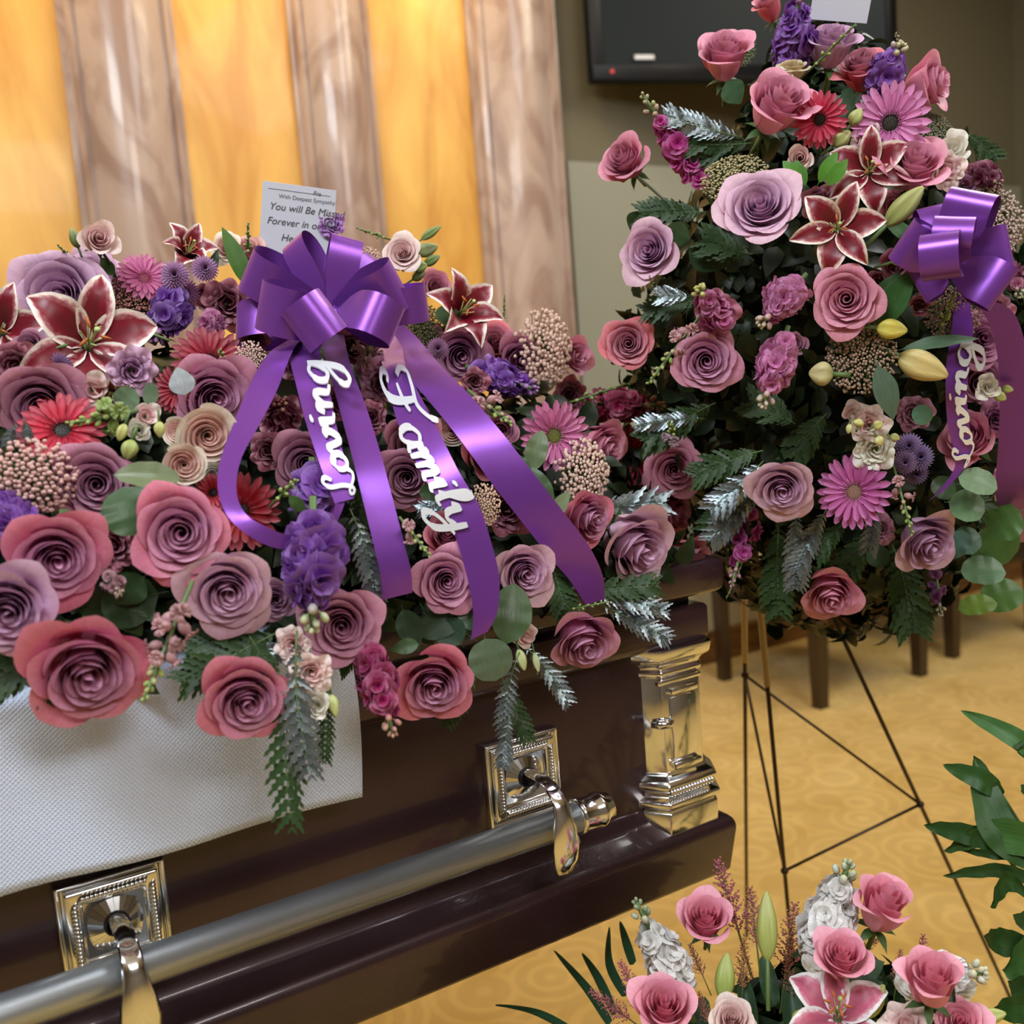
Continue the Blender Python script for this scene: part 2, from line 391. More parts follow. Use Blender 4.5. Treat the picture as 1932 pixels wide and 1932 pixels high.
# pods: lily buds, lisianthus buds
def pod_mesh(rib, m=None, n=18):
    b = MB()
    R = []
    for k in range(13):
        v = k/12; r = sin(pi*min(1, v*.96+.02))**.62*(1-.35*v)*.5
        R.append([((r*(1-rib*abs(cos(1.5*a))**6))*cos(a), (r*(1-rib*abs(cos(1.5*a))**6))*sin(a), v) for a in [2*pi*i/n for i in range(n)]])
    b.rings(R); return b.mesh('bud', mat=m or M_bud)
POD = pod_mesh(.34); POD_W = pod_mesh(.08, M_petal)
PST = MB().tube([(0, 0, -.7), (.03, 0, -.3), (0, 0, .03)], .09, 6).mesh('stem', mat=M_stem)
def pod(w, xb, yb, xt, yt, wpx, col, dt, label, cat='bud', name='lily_bud', group=None, dtip=0.0, me=None):
    t = mt(w, (xb+xt)/2, (yb+yt)/2, dt); A = at(xb, yb, t); B = at(xt, yt, t+dtip)
    L = np.linalg.norm(B-A); wd = wpx*t/F
    R = frame(B-A, -ray(xb, yb)); M = Matrix.Translation(Vector(A)) @ R.to_4x4() @ Matrix.Diagonal((wd*1.2, wd*1.2, L, 1))
    root = thing(name, label, cat, group, M)
    ob('bud', me or POD, root, col); ob('stem', PST, root)
    return root
# stock and snapdragon spikes
def floret_mesh():
    b = MB(); rnd = random.Random(3)
    for layer, (n, L, lift) in enumerate(((5, 1.0, .05), (4, .72, .35), (3, .42, .6))):
        for i in range(n):
            a = i*2*pi/n+layer*.6; p = rnd.uniform(0, 6)
            def fn(u, v, a=a, L=L, lift=lift, p=p, n=n):
                s = 2*u-1; th = a+s*(pi/n)*1.25*min(1, v*1.5+.2); r = .04+L*v*(1-.12*s*s)
                z = lift*v+.13*v*sin(s*3.4+p)-.16*v*v
                return (r*cos(th), r*sin(th), z)
            b.grid(fn, 6, 3)
    return b.mesh('floret', mat=M_petal)
FLORET = floret_mesh()
def snap_floret():
    b = MB()
    b.grid(lambda u, v: (.34*sin(pi*min(1, v*.8+.15))*cos(u*2*pi)*(1+.12*cos(u*4*pi)), .34*sin(pi*min(1, v*.8+.15))*sin(u*2*pi), v*.9), 10, 6)
    for a in (0.4, 1.57, 2.7, 4.2, 5.3):
        b.grid(lambda u, v, a=a: ((.12+.42*v)*cos(a+(2*u-1)*.5), (.12+.42*v)*sin(a+(2*u-1)*.5), .72+.25*sin(v*2.4)+.06*sin(u*9)), 5, 3)
    return b.mesh('floret', mat=M_petal)
SNAPF = snap_floret()
def smallbud():
    b = MB(); b.ball((0, 0, .45), .36, 7, 6, 1.4); b.tube([(0, 0, -.35), (0, 0, .1)], .09, 4)
    return b.mesh('bud', mat=M_bud)
SBUD = smallbud()
def spike(w, xb, yb, xt, yt, wpx, col, dt, label, kind='stock', budc=(.36, .42, .16), nf=18, group=None, dtip=-.02, tipf=.3, name=None):
    NB[0] += 1; rnd = random.Random(NB[0]*3+1)
    t = mt(w, (xb+xt)/2, (yb+yt)/2, dt); A = at(xb, yb, t); B = at(xt, yt, t+dtip); L = float(np.linalg.norm(B-A)); wd = wpx*t/F
    R = frame(B-A, -ray(xb, yb))
    root = thing(name or ('stock_flower' if kind == 'stock' else 'snapdragon'), label, 'flower', group, trs(A, R))
    bend = rnd.uniform(-.1, .1)*L
    cur = lambda v: Vector((bend*sin(pi*v), 0, L*v))
    ob('stem', MB().tube([cur(k/6-.25 if k == 0 else k/6) for k in range(7)], [wd*.05]*6+[wd*.03], 5).mesh('stem', mat=M_stem), root)
    nb = 9 if kind == 'stock' else 12
    if kind == 'stock': nf = max(4, int(nf*.62))
    for k in range(nf):
        v = (1-tipf)*(k+.5)/nf; a = k*2.39996+rnd.uniform(-.3, .3)
        prof = (.75+.35*sin(pi*v/(1-tipf+.01)))*(1-.35*v)
        r = wd*.25*prof*rnd.uniform(.8, 1.2); fs = wd*.33*prof*rnd.uniform(.72, 1.15)
        if kind == 'snap': r = wd*.10; fs = wd*.42*(1-.5*v)
        d = Vector((cos(a), sin(a), rnd.uniform(0, .9) if kind == 'stock' else .6)).normalized()
        c = jit(col, rnd, .8, 1.12)
        ob('floret', FLORET if kind == 'stock' else SNAPF, root, c, trs(cur(v)+d*r, frame(d, (0, 0, 1)) @ Matrix.Rotation(rnd.uniform(0, 6), 3, 'Z'), fs))
    for k in range(nb):
        v = 1-tipf+tipf*(k+.3)/nb; a = k*2.39996
        q = (k+1)/nb; r = wd*(.20 if kind == 'stock' else .12)*(1-q*.8); fs = wd*(.17 if kind == 'stock' else .20)*(1.1-q*.55)
        d = Vector((cos(a), sin(a), .9+q)).normalized()
        c = lerp3(budc, col, .5*(1-q)*(rnd.random() < .5))
        ob('bud', SBUD, root, c, trs(cur(v)+d*r, frame(d, (0, 0, 1)), fs))
    return root
# umbels of tiny beads
def umbel_mesh(n, br, dome, seed):
    rnd = random.Random(seed); bd = MB(); st = MB()
    for k in range(n):
        r = sqrt((k+.5)/n)*rnd.uniform(.93, 1.05); a = k*2.39996+rnd.uniform(-.1, .1)
        p = Vector((r*cos(a), r*sin(a), dome*sqrt(max(0, 1.05-r*r))+rnd.uniform(-.07, .05)))
        bd.ball(p, br*rnd.uniform(.8, 1.25), 5, 4)
        if k % 2 == 0: st.tube([(p.x*.25, p.y*.25, -.35), p*.97], [.018, .010], 3, cap=False)
    st.tube([(0, 0, -1.1), (0, 0, -.3)], [.04, .05], 5)
    return bd.mesh('bead_cluster', mat=M_bead), st.mesh('stalks', mat=M_stem)
UMB = [umbel_mesh(210, .068, .45, 1), umbel_mesh(460, .042, .35, 2)]
def umbel(w, x, y, d, ax, ay, v, col, dt, label, group=None, sy=1.0, name='rice_flower'):
    t = mt(w, x, y, dt); s = d/2*t/F; n = facing(x, y, ax, ay)
    root = thing(name, label, 'filler flower', group, trs(at(x, y, t)-n*s*.3, frame(n), s) @ Matrix.Diagonal((1, sy, 1, 1)))
    ob('bead_cluster', UMB[v][0], root, col, kind='stuff'); ob('stalks', UMB[v][1], root)
    return root
# button chrysanthemum
def mum_meshes():
    out = []
    for ring in range(5):
        b = MB(); n = 26-ring*4; L = 1-.19*ring; lift = .10+.15*ring
        for i in range(n):
            a = i*2*pi/n+ring*.2
            def fn(u, v, a=a, L=L, lift=lift):
                r = .05+(L-.05)*v; wd = .115*(1-.15*v)*(1-.8*max(0, (v-.75)/.25)**2)
                s = 2*u-1
                return (r*cos(a)-s*wd*sin(a), r*sin(a)+s*wd*cos(a), lift*sin(v*1.6)*1.0-.1*v*v+.05*s*s)
            b.grid(fn, 2, 4)
        out.append(b.mesh('petal_ring', mat=M_petal))
    return out
MUM = mum_meshes()
def mum(w, x, y, d, ax, ay, col, dt, label, group='lilac button chrysanthemums'):
    NB[0] += 1; rnd = random.Random(NB[0]); t = mt(w, x, y, dt); s = d/2*t/F; n = facing(x, y, ax, ay)
    root = thing('button_chrysanthemum', label, 'chrysanthemum', group, trs(at(x, y, t), frame(n), s))
    for k, me in enumerate(MUM): ob('petal_ring', me, root, tuple(q*(1-.09*k) for q in col))
    ob('stem', CALYX, root); return root
# leaves
PROF = dict(round=lambda v: sqrt(max(0, 1-(2*v-1)**2))*.5, lance=lambda v: .16*sin(pi*v)**.8*(1.15-.3*v)*1.0, ovate=lambda v: .34*sin(pi*v**.75)**.9,
            blade=lambda v: .5*sin(pi*min(1, v*.9+.1))**.5, oval=lambda v: .42*sin(pi*v)**.6)
def leaf_mesh(kind, bend, fold, tw=0.0):
    pr = PROF[kind]
    def fn(u, v):
        s = 2*u-1; w = pr(v)*1.0
        a = tw*v; z = bend*v*v+fold*abs(s)*w+.012*sin(v*20)*abs(s)*w*4
        return (s*w*cos(a), v, z+s*w*sin(a))
    b = MB().grid(fn, 6, 12)
    b.tube([(0, -.12, -.01), (0, 0, 0), (0, .5, bend*.25-.004), (0, .95, bend*.9-.004)], [.012, .012, .009, .004], 4)
    return b.mesh('leaf', mat=M_leaf if kind in ('lance', 'ovate', 'blade') else M_waxy)
LEAFM = {}
def leaf(w, xb, yb, xt, yt, wpx, kind, col, dt, label, ax=0, ay=.2, bend=-.2, fold=.15, dtip=0.0, cat='leaf', name=None, group=None, tw=0.0):
    t = mt(w, (xb+xt)/2, (yb+yt)/2, dt); A = Vector(at(xb, yb, t)); B = Vector(at(xt, yt, t+dtip)); L = (B-A).length
    y = (B-A).normalized(); n = Vector(facing((xb+xt)/2, (yb+yt)/2, ax, ay)); x = y.cross(n).normalized(); z = x.cross(y)
    key = (kind, round(bend, 2), round(fold, 2), round(tw, 2))
    if key not in LEAFM: LEAFM[key] = leaf_mesh(*key)
    wd = wpx*t/F; mx = max(PROF[kind](k/20) for k in range(21))*2
    M = Matrix.Translation(A) @ Matrix((x, y, z)).transposed().to_4x4() @ Matrix.Diagonal((wd/mx, L, L, 1))
    o = solo(name or {'round': 'eucalyptus_leaf', 'oval': 'eucalyptus_leaf'}.get(kind, 'leaf'), LEAFM[key], label, cat, group, col)
    o.matrix_world = M
    return o
# fern fronds
def pinna_mesh(m):
    b = MB()
    def fn(u, v):
        s = 2*u-1; w = .20*(1-v)**.75*(1+.38*sin(v*24))*(.35+.65*min(1, v*6))
        return (v, s*w+.06*v*v, -.10*v*v+.05*abs(s)*w*3)
    b.grid(fn, 4, 14); return b.mesh('pinna', mat=m)
PINNA = {0: pinna_mesh(M_leaf), 1: pinna_mesh(M_silver)}
def fern(w, xb, yb, xt, yt, wpx, silver, dt, label, ax=0, ay=.3, col=None, n=13, sag=-.10, dtip=0.0, group=None):
    NB[0] += 1; rnd = random.Random(NB[0])
    t = mt(w, (xb+xt)/2, (yb+yt)/2, dt); A = Vector(at(xb, yb, t)); B = Vector(at(xt, yt, t+dtip)); L = (B-A).length
    y = (B-A).normalized(); nn = Vector(facing((xb+xt)/2, (yb+yt)/2, ax, ay)); x = y.cross(nn).normalized(); z = x.cross(y)
    root = thing('fern_frond', label, 'fern', group, Matrix.Translation(A) @ Matrix((x, y, z)).transposed().to_4x4())
    bend = rnd.uniform(-.06, .06)*L
    cur = lambda v: Vector((bend*sin(pi*v), L*v, sag*L*v*v))
    ob('rachis', MB().tube([cur(k/8) for k in range(9)], [L*.010*(1.1-k/9) for k in range(9)], 4).mesh('rachis', mat=M_stem), root)
    c = col or ((.34, .40, .43) if silver else (.030, .068, .020)); wd = wpx*t/F/2
    for k in range(n):
        v = .10+.88*k/(n-1); ln_ = wd*(sin(pi*min(1, (1-v)*.75+.22))**.9)*rnd.uniform(.9, 1.08)
        if v > .97: ln_ = wd*.3
        for sd in (-1, 1):
            ang = radians(58-20*v)*sd
            R = Matrix.Rotation(pi/2-ang, 4, 'Z')
            M = Matrix.Translation(cur(v)) @ Matrix.Rotation(sd*rnd.uniform(-.3, .45), 4, 'Y') @ R @ Matrix.Diagonal((ln_, ln_*(1 if sd > 0 else -1), ln_, 1))
            ob('pinna', PINNA[1 if silver else 0], root, jit(c, rnd, .8, 1.15), M)
    return root
# packed greenery behind the blooms
def taper(dz, c): return 1 if (c is None or dz < 0) else 1-c*dz**1.2
def greenery(C, R, n, size, seed, zmin, shrink=.86, cone=None):
    rnd = random.Random(seed); b = MB(); k = 0
    while k < n:
        d = Vector((rnd.gauss(0, 1), rnd.gauss(0, 1), rnd.gauss(0, 1))).normalized()
        rr = shrink*rnd.uniform(.78, 1.0)
        tp = taper(d.z, cone); p = Vector(C)+Vector((d.x*R[0]*tp, d.y*R[1]*tp, d.z*R[2]))*rr
        if p.z < zmin: continue
        k += 1
        nn = (Vector((d.x/R[0], d.y/R[1], d.z/R[2])).normalized()+Vector((rnd.uniform(-.7, .7), rnd.uniform(-.7, .7), rnd.uniform(-.7, .7)))).normalized()
        Rm = frame(nn, (rnd.uniform(-1, 1), rnd.uniform(-1, 1), rnd.uniform(-1, 1))); s = size*rnd.uniform(.6, 1.4)
        P = []; U = []
        for i, (yy, ww, zz) in enumerate(((0, .02, 0), (.25, .26, .04), (.55, .27, .03), (.8, .15, -.03), (1, .01, -.12))):
            for sx in (-1, 0, 1): P.append(p+Rm @ Vector((sx*ww*s, yy*s, (zz+.10*abs(sx)*ww*3)*s))); U.append((.5+sx/2, yy))
        Fc = [(a*3+c, a*3+c+1, a*3+c+4, a*3+c+3) for a in range(4) for c in range(2)]
        b.add(P, Fc, U)
    return b
def blob(C, R, f, zmin, cone=None):
    b = MB(); R_ = []
    for j in range(1, 14):
        th = pi*j/14; tp = taper(-cos(th), cone); R_.append([(C[0]+R[0]*f*tp*sin(th)*cos(2*pi*i/24), C[1]+R[1]*f*tp*sin(th)*sin(2*pi*i/24), max(zmin, C[2]-R[2]*f*cos(th))) for i in range(24)])
    return b.rings(R_)
# ================================================================== the room
YW = 3.30
def noise_mat(name, c1, c2, scale, rough, detail=4, stretch=(1, 1, 1), coat=0.0, bump=0.0, spec=.5, lo=.35, hi=.65, distort=0.0):
    m = mat(name, c1, rough, coat=coat, spec=spec); b = m.node_tree.nodes['Principled BSDF']
    tc = nd(m, 'ShaderNodeTexCoord'); mp = nd(m, 'ShaderNodeMapping'); mp.inputs['Scale'].default_value = stretch; ln(m, tc.outputs['Object'], mp.inputs[0])
    no = nd(m, 'ShaderNodeTexNoise'); no.inputs['Scale'].default_value = scale; no.inputs['Detail'].default_value = detail; no.inputs['Distortion'].default_value = distort
    ln(m, mp.outputs[0], no.inputs[0]); r = ramp(m, [(lo, c1), (hi, c2)], no.outputs[0]); ln(m, r.outputs[0], b.inputs['Base Color'])
    if bump:
        bp = nd(m, 'ShaderNodeBump'); bp.inputs['Strength'].default_value = bump; bp.inputs['Distance'].default_value = .01; ln(m, no.outputs[0], bp.inputs['Height']); ln(m, bp.outputs[0], b.inputs['Normal'])
    return m
def carpet_mat():
    m = mat('gold_carpet', (.5, .3, .08), .95, spec=.1); b = m.node_tree.nodes['Principled BSDF']
    b.inputs['Sheen Weight'].default_value = .15
    tc = nd(m, 'ShaderNodeTexCoord')
    n1 = nd(m, 'ShaderNodeTexNoise'); n1.inputs['Scale'].default_value = 5; n1.inputs['Detail'].default_value = 6; ln(m, tc.outputs['Object'], n1.inputs[0])
    r1 = ramp(m, [(.3, (.52, .335, .085)), (.7, (.66, .46, .16))], n1.outputs[0])
    vo = nd(m, 'ShaderNodeTexVoronoi'); vo.inputs['Scale'].default_value = 6.5; ln(m, tc.outputs['Object'], vo.inputs[0])
    sn = nd(m, 'ShaderNodeMath', operation='MULTIPLY'); ln(m, vo.outputs[0], sn.inputs[0]); sn.inputs[1].default_value = 26
    s2 = nd(m, 'ShaderNodeMath', operation='SINE'); ln(m, sn.outputs[0], s2.inputs[0])
    r2 = ramp(m, [(.0, (.80, .78, .75)), (.8, (1.04, 1.04, 1.04))], s2.outputs[0])
    c = mix(m, r1.outputs[0], r2.outputs[0], .5, 'MULTIPLY'); ln(m, c, b.inputs['Base Color'])
    n2 = nd(m, 'ShaderNodeTexNoise'); n2.inputs['Scale'].default_value = 500; ln(m, tc.outputs['Object'], n2.inputs[0])
    bp = nd(m, 'ShaderNodeBump'); bp.inputs['Strength'].default_value = .5; bp.inputs['Distance'].default_value = .004; ln(m, n2.outputs[0], bp.inputs['Height']); ln(m, bp.outputs[0], b.inputs['Normal'])
    return m
M_wall = mat('olive_grey_wall', (.15, .132, .085), .75)
M_wall_lo = mat('grey_green_lower_wall', (.27, .275, .22), .55)
M_cream_w = mat('cream_wall_base', (.50, .45, .30), .6)
M_woodt = noise_mat('orange_brown_wood', (.10, .035, .008), (.26, .12, .03), 4, .35, stretch=(1, 1, 14), coat=.4)
M_amber = noise_mat('amber_maple_panel', (.60, .29, .05), (.86, .53, .13), 2.2, .42, detail=6, stretch=(2.2, 2.2, .7), coat=.12, lo=.3, hi=.7, distort=1.6)
M_marble = noise_mat('rosy_marble', (.33, .22, .18), (.49, .37, .32), 3.0, .3, detail=8, stretch=(1.6, 1.6, .9), coat=.25, lo=.38, hi=.55, distort=1.8)
M_ceil = mat('ceiling_paint', (.80, .79, .80), .8)
M_wallw = mat('warm_wall_paint', (.24, .22, .19), .8)
X0, X1, Y0 = -3.2, 5.2, -3.2
CH = 3.3
struct('floor', MB().box((X0, Y0, -.1), (X1, YW+.15, 0)).mesh('floor', False, carpet_mat()))
struct('ceiling', MB().box((X0, Y0, CH), (X1, YW+.15, CH+.1)).mesh('ceiling', False, M_ceil))
zr = float(atY(1150, 312, YW)[2])
wb = struct('wall_back', MB().box((X0, YW, 0), (X1, YW+.15, CH)).mesh('wall', False, M_wall))
struct('wall_left', MB().box((X0-.12, Y0, 0), (X0, YW, CH)).mesh('wall', False, M_wallw))
struct('wall_right', MB().box((X1, Y0, 0), (X1+.12, YW, CH)).mesh('wall', False, M_wall))
struct('wall_front', MB().box((X0, Y0-.12, 0), (X1, Y0, CH)).mesh('wall', False, M_wallw))
xe = float(atY(1062, 300, YW)[0])
struct('trim_1', MB().box((xe, YW-.03, .55), (X1, YW, zr)).mesh('lower_wall', False, M_wall_lo))  # paler grey-green stretch of wall above the dado rail
struct('trim_2', MB().box((xe, YW-.05, .50), (X1, YW, .56)).mesh('dado_rail', False, M_woodt))
struct('trim_3', MB().box((xe, YW-.03, .14), (X1, YW, .50)).mesh('dado', False, M_cream_w))
struct('baseboard_back', MB().box((xe, YW-.045, 0), (X1, YW, .14)).mesh('baseboard', False, M_woodt))
# amber wood panels between marble pilasters
cols = [(108, 330), (550, 703), (890, 1058)]
cx = []
for a, b_ in cols: cx.append((float(atY(a, 0, YW-.1)[0]), float(atY(b_, 0, YW-.1)[0])))
edges = [X0]+[v for c_ in cx for v in c_]
for i in range(3):
    a = edges[2*i]+.0; b_ = edges[2*i+1]
    struct('trim_%d' % (4+i), MB().box((a, YW-.03, .1), (b_, YW, CH)).mesh('amber_panel', False, M_amber))
for i, (a, b_) in enumerate(cx):
    mid, hw = (a+b_)/2, (b_-a)/2; pts = []
    prof = [(-1.0, 0), (-1.0, .05), (-.90, .05), (-.88, .075), (-.80, .085), (-.76, .07), (-.72, .07)]
    prof += [(-.72+1.44*k/12, .075+.055*sin(pi*k/12)) for k in range(13)]
    prof += [(-x_, y_) for x_, y_ in prof[:7][::-1]]
    rr = [[(mid+hw*px, YW-.005-py, z) for px, py in prof] for z in (0, .9, 1.8, CH)]
    me = MB().rings(rr).mesh('pilaster', True, M_marble)
    try: me.set_sharp_from_angle(angle=radians(30))
    except Exception: pass
    struct('trim_%d' % (7+i), me)
# television
tl = atY(1118, 152, YW-.12); d_ = ray(1692, 150); k_ = (float(tl[2])-H)/d_[2]
trp = CAM+d_*k_; wv = Vector((trp[0]-tl[0], trp[1]-tl[1], 0)); TW = wv.length; xa = wv.normalized(); 
tv = thing('television', 'large black flat screen television mounted high on the olive wall', 'television', None,
           Matrix.Translation((tl[0], tl[1], tl[2])) @ Matrix((xa, Vector((0, 0, 1)).cross(xa), Vector((0, 0, 1)))).transposed().to_4x4())
TH = TW*.60
me = MB().box((0, 0, 0), (TW, .06, TH)).mesh('casing', False, M_black); bevel(me, .008); ob('casing', me, tv)
bz = MB()
for a, b_ in (((0, -.012, 0), (TW, .0, .055)), ((0, -.012, TH-.04), (TW, 0, TH)), ((0, -.012, .055), (.045, 0, TH-.04)), ((TW-.045, -.012, .055), (TW, 0, TH-.04))): bz.box(a, b_)
ob('bezel', bevel(bz.mesh('bezel', False, M_black), .003), tv)
ob('screen', MB().box((.045, -.004, .055), (TW-.045, .001, TH-.04)).mesh('screen', False, mat('screen_glass', (.010, .015, .019), .5, spec=.12)), tv)
ob('badge', MB().box((TW*.13, -.0135, .072), (TW*.19, -.0035, .088)).mesh('badge', False, mat('badge_silver', (.5, .5, .5), .3, metal=.8)), tv, label='small silver lettering strip on the bezel')
ob('power_light', MB().ball((.075, -.012, .028), .008, 8, 6).mesh('power_light', True, mat('red_lamp', (.5, .03, .03), .3, Emission_Color=(1, .1, .1, 1), Emission_Strength=.4)), tv)
ob('wall_bracket', MB().box((TW*.35, .06, TH*.3), (TW*.65, .22, TH*.7)).mesh('wall_bracket', False, M_black), tv)
# chairs by the wall
M_cw = mat('dark_chair_wood', (.030, .014, .006), .35, coat=.3); M_cu = mat('beige_upholstery', (.45, .36, .22), .9)
FZ = 0.0
def chair(px, py, label, w=.58):
    p = atZ(px, py, FZ); root = thing('side_chair', label, 'chair', 'chairs by the back wall', Matrix.Translation((p[0]+w/2, p[1]+w/2-.03, 0)))
    for sx in (-1, 1):
        for sy in (-1, 1):
            hh = .43 if sy < 0 else .95
            m = MB().rings([[(sx*w/2+dx*(.021+.004*k)+(0 if sy < 0 else 0), sy*(w/2-.03)+dy*(.021+.004*k)+(.05*max(0, z-.4) if sy > 0 else 0), z) for dx, dy in ((-1, -1), (1, -1), (1, 1), (-1, 1))] for k, z in enumerate((0, hh*.5, hh))])
            ob('leg', m.mesh('leg', False, M_cw), root)
    ob('seat_rail', bevel(MB().box((-w/2, -w/2+.01, .33), (w/2, w/2-.02, .42)).mesh('seat_rail', False, M_cw), .006), root)
    ob('seat', bevel(MB().box((-w/2+.01, -w/2, .42), (w/2-.01, w/2-.05, .50)).mesh('seat', False, M_cu), .025, 3), root)
    ob('backrest', bevel(MB().box((-w/2+.02, w/2-.06, .56), (w/2-.02, w/2-.01, .93)).mesh('backrest', False, M_cu), .02, 3), root)
    for sx in (-1, 1): ob('armrest', bevel(MB().box((sx*w/2-.025, -w/2+.03, .60), (sx*w/2+.025, w/2-.02, .635)).mesh('armrest', False, M_cw), .01), root)
    return root
chair(1548, 1335, 'dark wood armchair with beige seat, left one behind the easel flowers', .56)
chair(1797, 1240, 'dark wood armchair with beige seat, right one at the picture edge', .56)
# ================================================================== the casket
ck = thing('casket', 'dark plum lacquered casket with nickel hardware under the flower spray', 'casket', None, Matrix.Translation((-.25, 1.235, 0)))
CM = Matrix.Translation((.25, -1.235, 0))
def cpart(name, me, **k): return ob(name, me, ck, M=CM, **k)
def rect_ring(x0, x1, y0, y1, o, z, r=.0): return [(x0-o, y0-o, z+H), (x1+o, y0-o, z+H), (x1+o, y1+o, z+H), (x0-o, y1+o, z+H)]
BX0, BX1, BY0, BY1 = -1.32, .802, .95, 1.52
def loft(rs, bv=.004, m=M_cask, name='casket_part', r=(BX0, BX1, BY0, BY1)):
    return bevel(MB().rings([rect_ring(*r, o, z) for o, z in rs]).mesh(name, False, m), bv, 3, 20)
cpart('body', loft([(0, -.56), (0, -.323)], .003))
cpart('base_moulding', loft([(.012, -.630), (.030, -.622), (.038, -.562), (.034, -.552), (.008, -.538), (.004, -.528), (.001, -.520)], .004))
cpart('rim', loft([(.002, -.330), (.018, -.324), (.022, -.318), (.022, -.282), (.018, -.279)], .003))
cpart('gap_strip', loft([(.006, -.281), (.006, -.262)], .001, M_gap))  # near-black strip paints the shade of the gap under the lid
cpart('lid', loft([(.028, -.266), (.036, -.262), (.038, -.228), (.034, -.223), (-.03, -.216), (-.10, -.175), (-.16, -.160)], .003))
# corner pilaster
def oct_ring(o, z, x0=.748, x1=.806, yf=.932, ch=.018):
    return [(x0-ch-o, .952, z+H), (x0-o*.6, yf-o, z+H), (x1+o*.8, yf-o, z+H), (x1+ch+o, .952, z+H), (x1+ch+o, .975, z+H), (x0-ch-o, .975, z+H)]
pr = thing('tmp', '', '') if False else None
def pil(name, rs, bv=.0015, **k): return bevel(MB().rings([oct_ring(o, z, **k) for o, z in rs]).mesh(name, False, M_chrome), bv, 2, 20)
pillar = cpart('corner_pilaster', pil('shaft', [(0, -.480), (0, -.345)]))
def psub(name, me): return ob(name, me, pillar)
psub('plinth', pil('plinth', [(.012, -.556), (.012, -.524), (.008, -.521)]))
psub('moulding', pil('moulding', [(.008, -.521), (.015, -.517), (.015, -.510), (.006, -.506), (.004, -.500)]))
psub('moulding', pil('moulding', [(.003, -.501), (.011, -.497), (.013, -.491), (.009, -.485), (.002, -.480), (0, -.476)]))
psub('capital', pil('capital', [(0, -.360), (.003, -.357), (.003, -.352), (.0, -.349), (.004, -.342), (.012, -.336), (.014, -.323)]))
psub('raised_panel', bevel(MB().box((.758, .9285, H-.462), (.798, .934, H-.385)).mesh('raised_panel', False, M_chrome), .002))
for z in (-.377, -.470): psub('bar', bevel(MB().box((.757, .9245, H+z-.004), (.799, .933, H+z+.004)).mesh('bar', False, M_chrome), .002))
psub('bar', bevel(MB().box((.738, .9262, H-.367), (.806, .933, H-.361)).mesh('bar', False, M_chrome), .002))
psub('clasp', MB().tube([(.735, .939, H-.415), (.742, .931, H-.415), (.752, .927, H-.415), (.760, .931, H-.415)], [.004, .006, .006, .003], 8).mesh('clasp', True, M_chrome))
bd = MB()
for k in range(15): bd.ball((.745+k*.0046, .9205, H-.498), .0028, 6, 5, 1.6)
psub('bead_row', bd.mesh('bead_row', True, M_chrome))
# handles
def escutcheon(xc, zc):
    hs = .047
    root = ob('escutcheon', bevel(MB().rings([[(xc+sx*(hs+o), .951-d, H+zc+sz*(hs+o)) for sx, sz in ((-1, -1), (1, -1), (1, 1), (-1, 1))] for o, d in ((0, 0), (0, .010), (-.002, .012), (-.004, .010), (-.006, .004))]).mesh('escutcheon', False, M_chrome), .001, 2), ck, M=CM)
    i_ = .040
    ob('dish', bevel(MB().rings([[(xc+sx*o, .951-d, H+zc+sz*o) for sx, sz in ((-1, -1), (1, -1), (1, 1), (-1, 1))] for o, d in ((i_, .003), (i_, .013), (i_-.002, .0145), (i_-.012, .0145), (i_-.014, .010), (.014, .006))]).mesh('dish', False, M_chrome), .001, 2), root)
    rp = MB(); n = 15; q = i_-.007
    for side in range(4):
        for k in range(n):
            s = -q*.86+2*q*.86*(k+.5)/n
            px, pz = ((s, q), (q, s), (s, -q), (-q, s))[side]
            dx, dz = ((1, .9), (.9, 1), (1, .9), (.9, 1))[side]; L = .0042
            rp.tube([(xc+px-dx*L*.8, .9365, H+zc+pz-dz*L), (xc+px, .9335, H+zc+pz), (xc+px+dx*L*.8, .9365, H+zc+pz+dz*L)], [.0012, .0022, .0012], 6)
    ob('rope_border', rp.mesh('rope_border', True, M_chrome), root)
    rs = MB(); N = 24
    for k in range(N):
        a0, a1 = 2*pi*k/N, 2*pi*(k+.94)/N
        for (a, b_) in ((a0, a1),):
            P = [(xc+r*cos(t_), .951-d, H+zc+r*sin(t_)) for r, d in ((.028, .007), (.009, .0165)) for t_ in (a, b_)]
            rs.add(P, [(0, 1, 3, 2)])
    ob('rosette', rs.mesh('rosette', False, M_chrome), root)
    # swing arm from the rosette down over the rail
    A = []
    for (y, z, wx, th) in ((.940, .006, .007, .007), (.924, .009, .008, .008), (.905, .010, .0085, .008), (.886, .006, .0085, .008), (.872, -.006, .009, .006), (.868, -.020, .011, .005), (.866, -.036, .0150, .0045), (.865, -.054, .0175, .004), (.867, -.070, .016, .004), (.872, -.084, .0105, .0035), (.875, -.088, .006, .002)):
        A.append([(xc+wx*cos(t_)*(1 if abs(cos(t_)) > .5 else .8), y+th*sin(t_)*.8, H+zc+z+th*sin(t_)*.5+.0) for t_ in [2*pi*i/10 for i in range(10)]])
    ob('handle_arm', MB().rings(A).mesh('handle_arm', True, M_chrome), ck, M=CM)
    ob('pivot_housing', MB().rings([[(xc+r*cos(t_), y, H+zc+.002+r*sin(t_)) for t_ in [2*pi*i/16 for i in range(16)]] for r, y in ((.0115, .945), (.0115, .934), (.0095, .930), (.0095, .938))]).mesh('pivot_housing', True, M_gap), root)
escutcheon(.1195, -.449); escutcheon(.5545, -.432)
ry, rz = .895, H-.473; RS = 1.22
cpart('handle_rail', MB().tube([(-1.1, ry, rz), (.593, ry, rz)], .0135*RS, 24).mesh('handle_rail', True, M_rail))
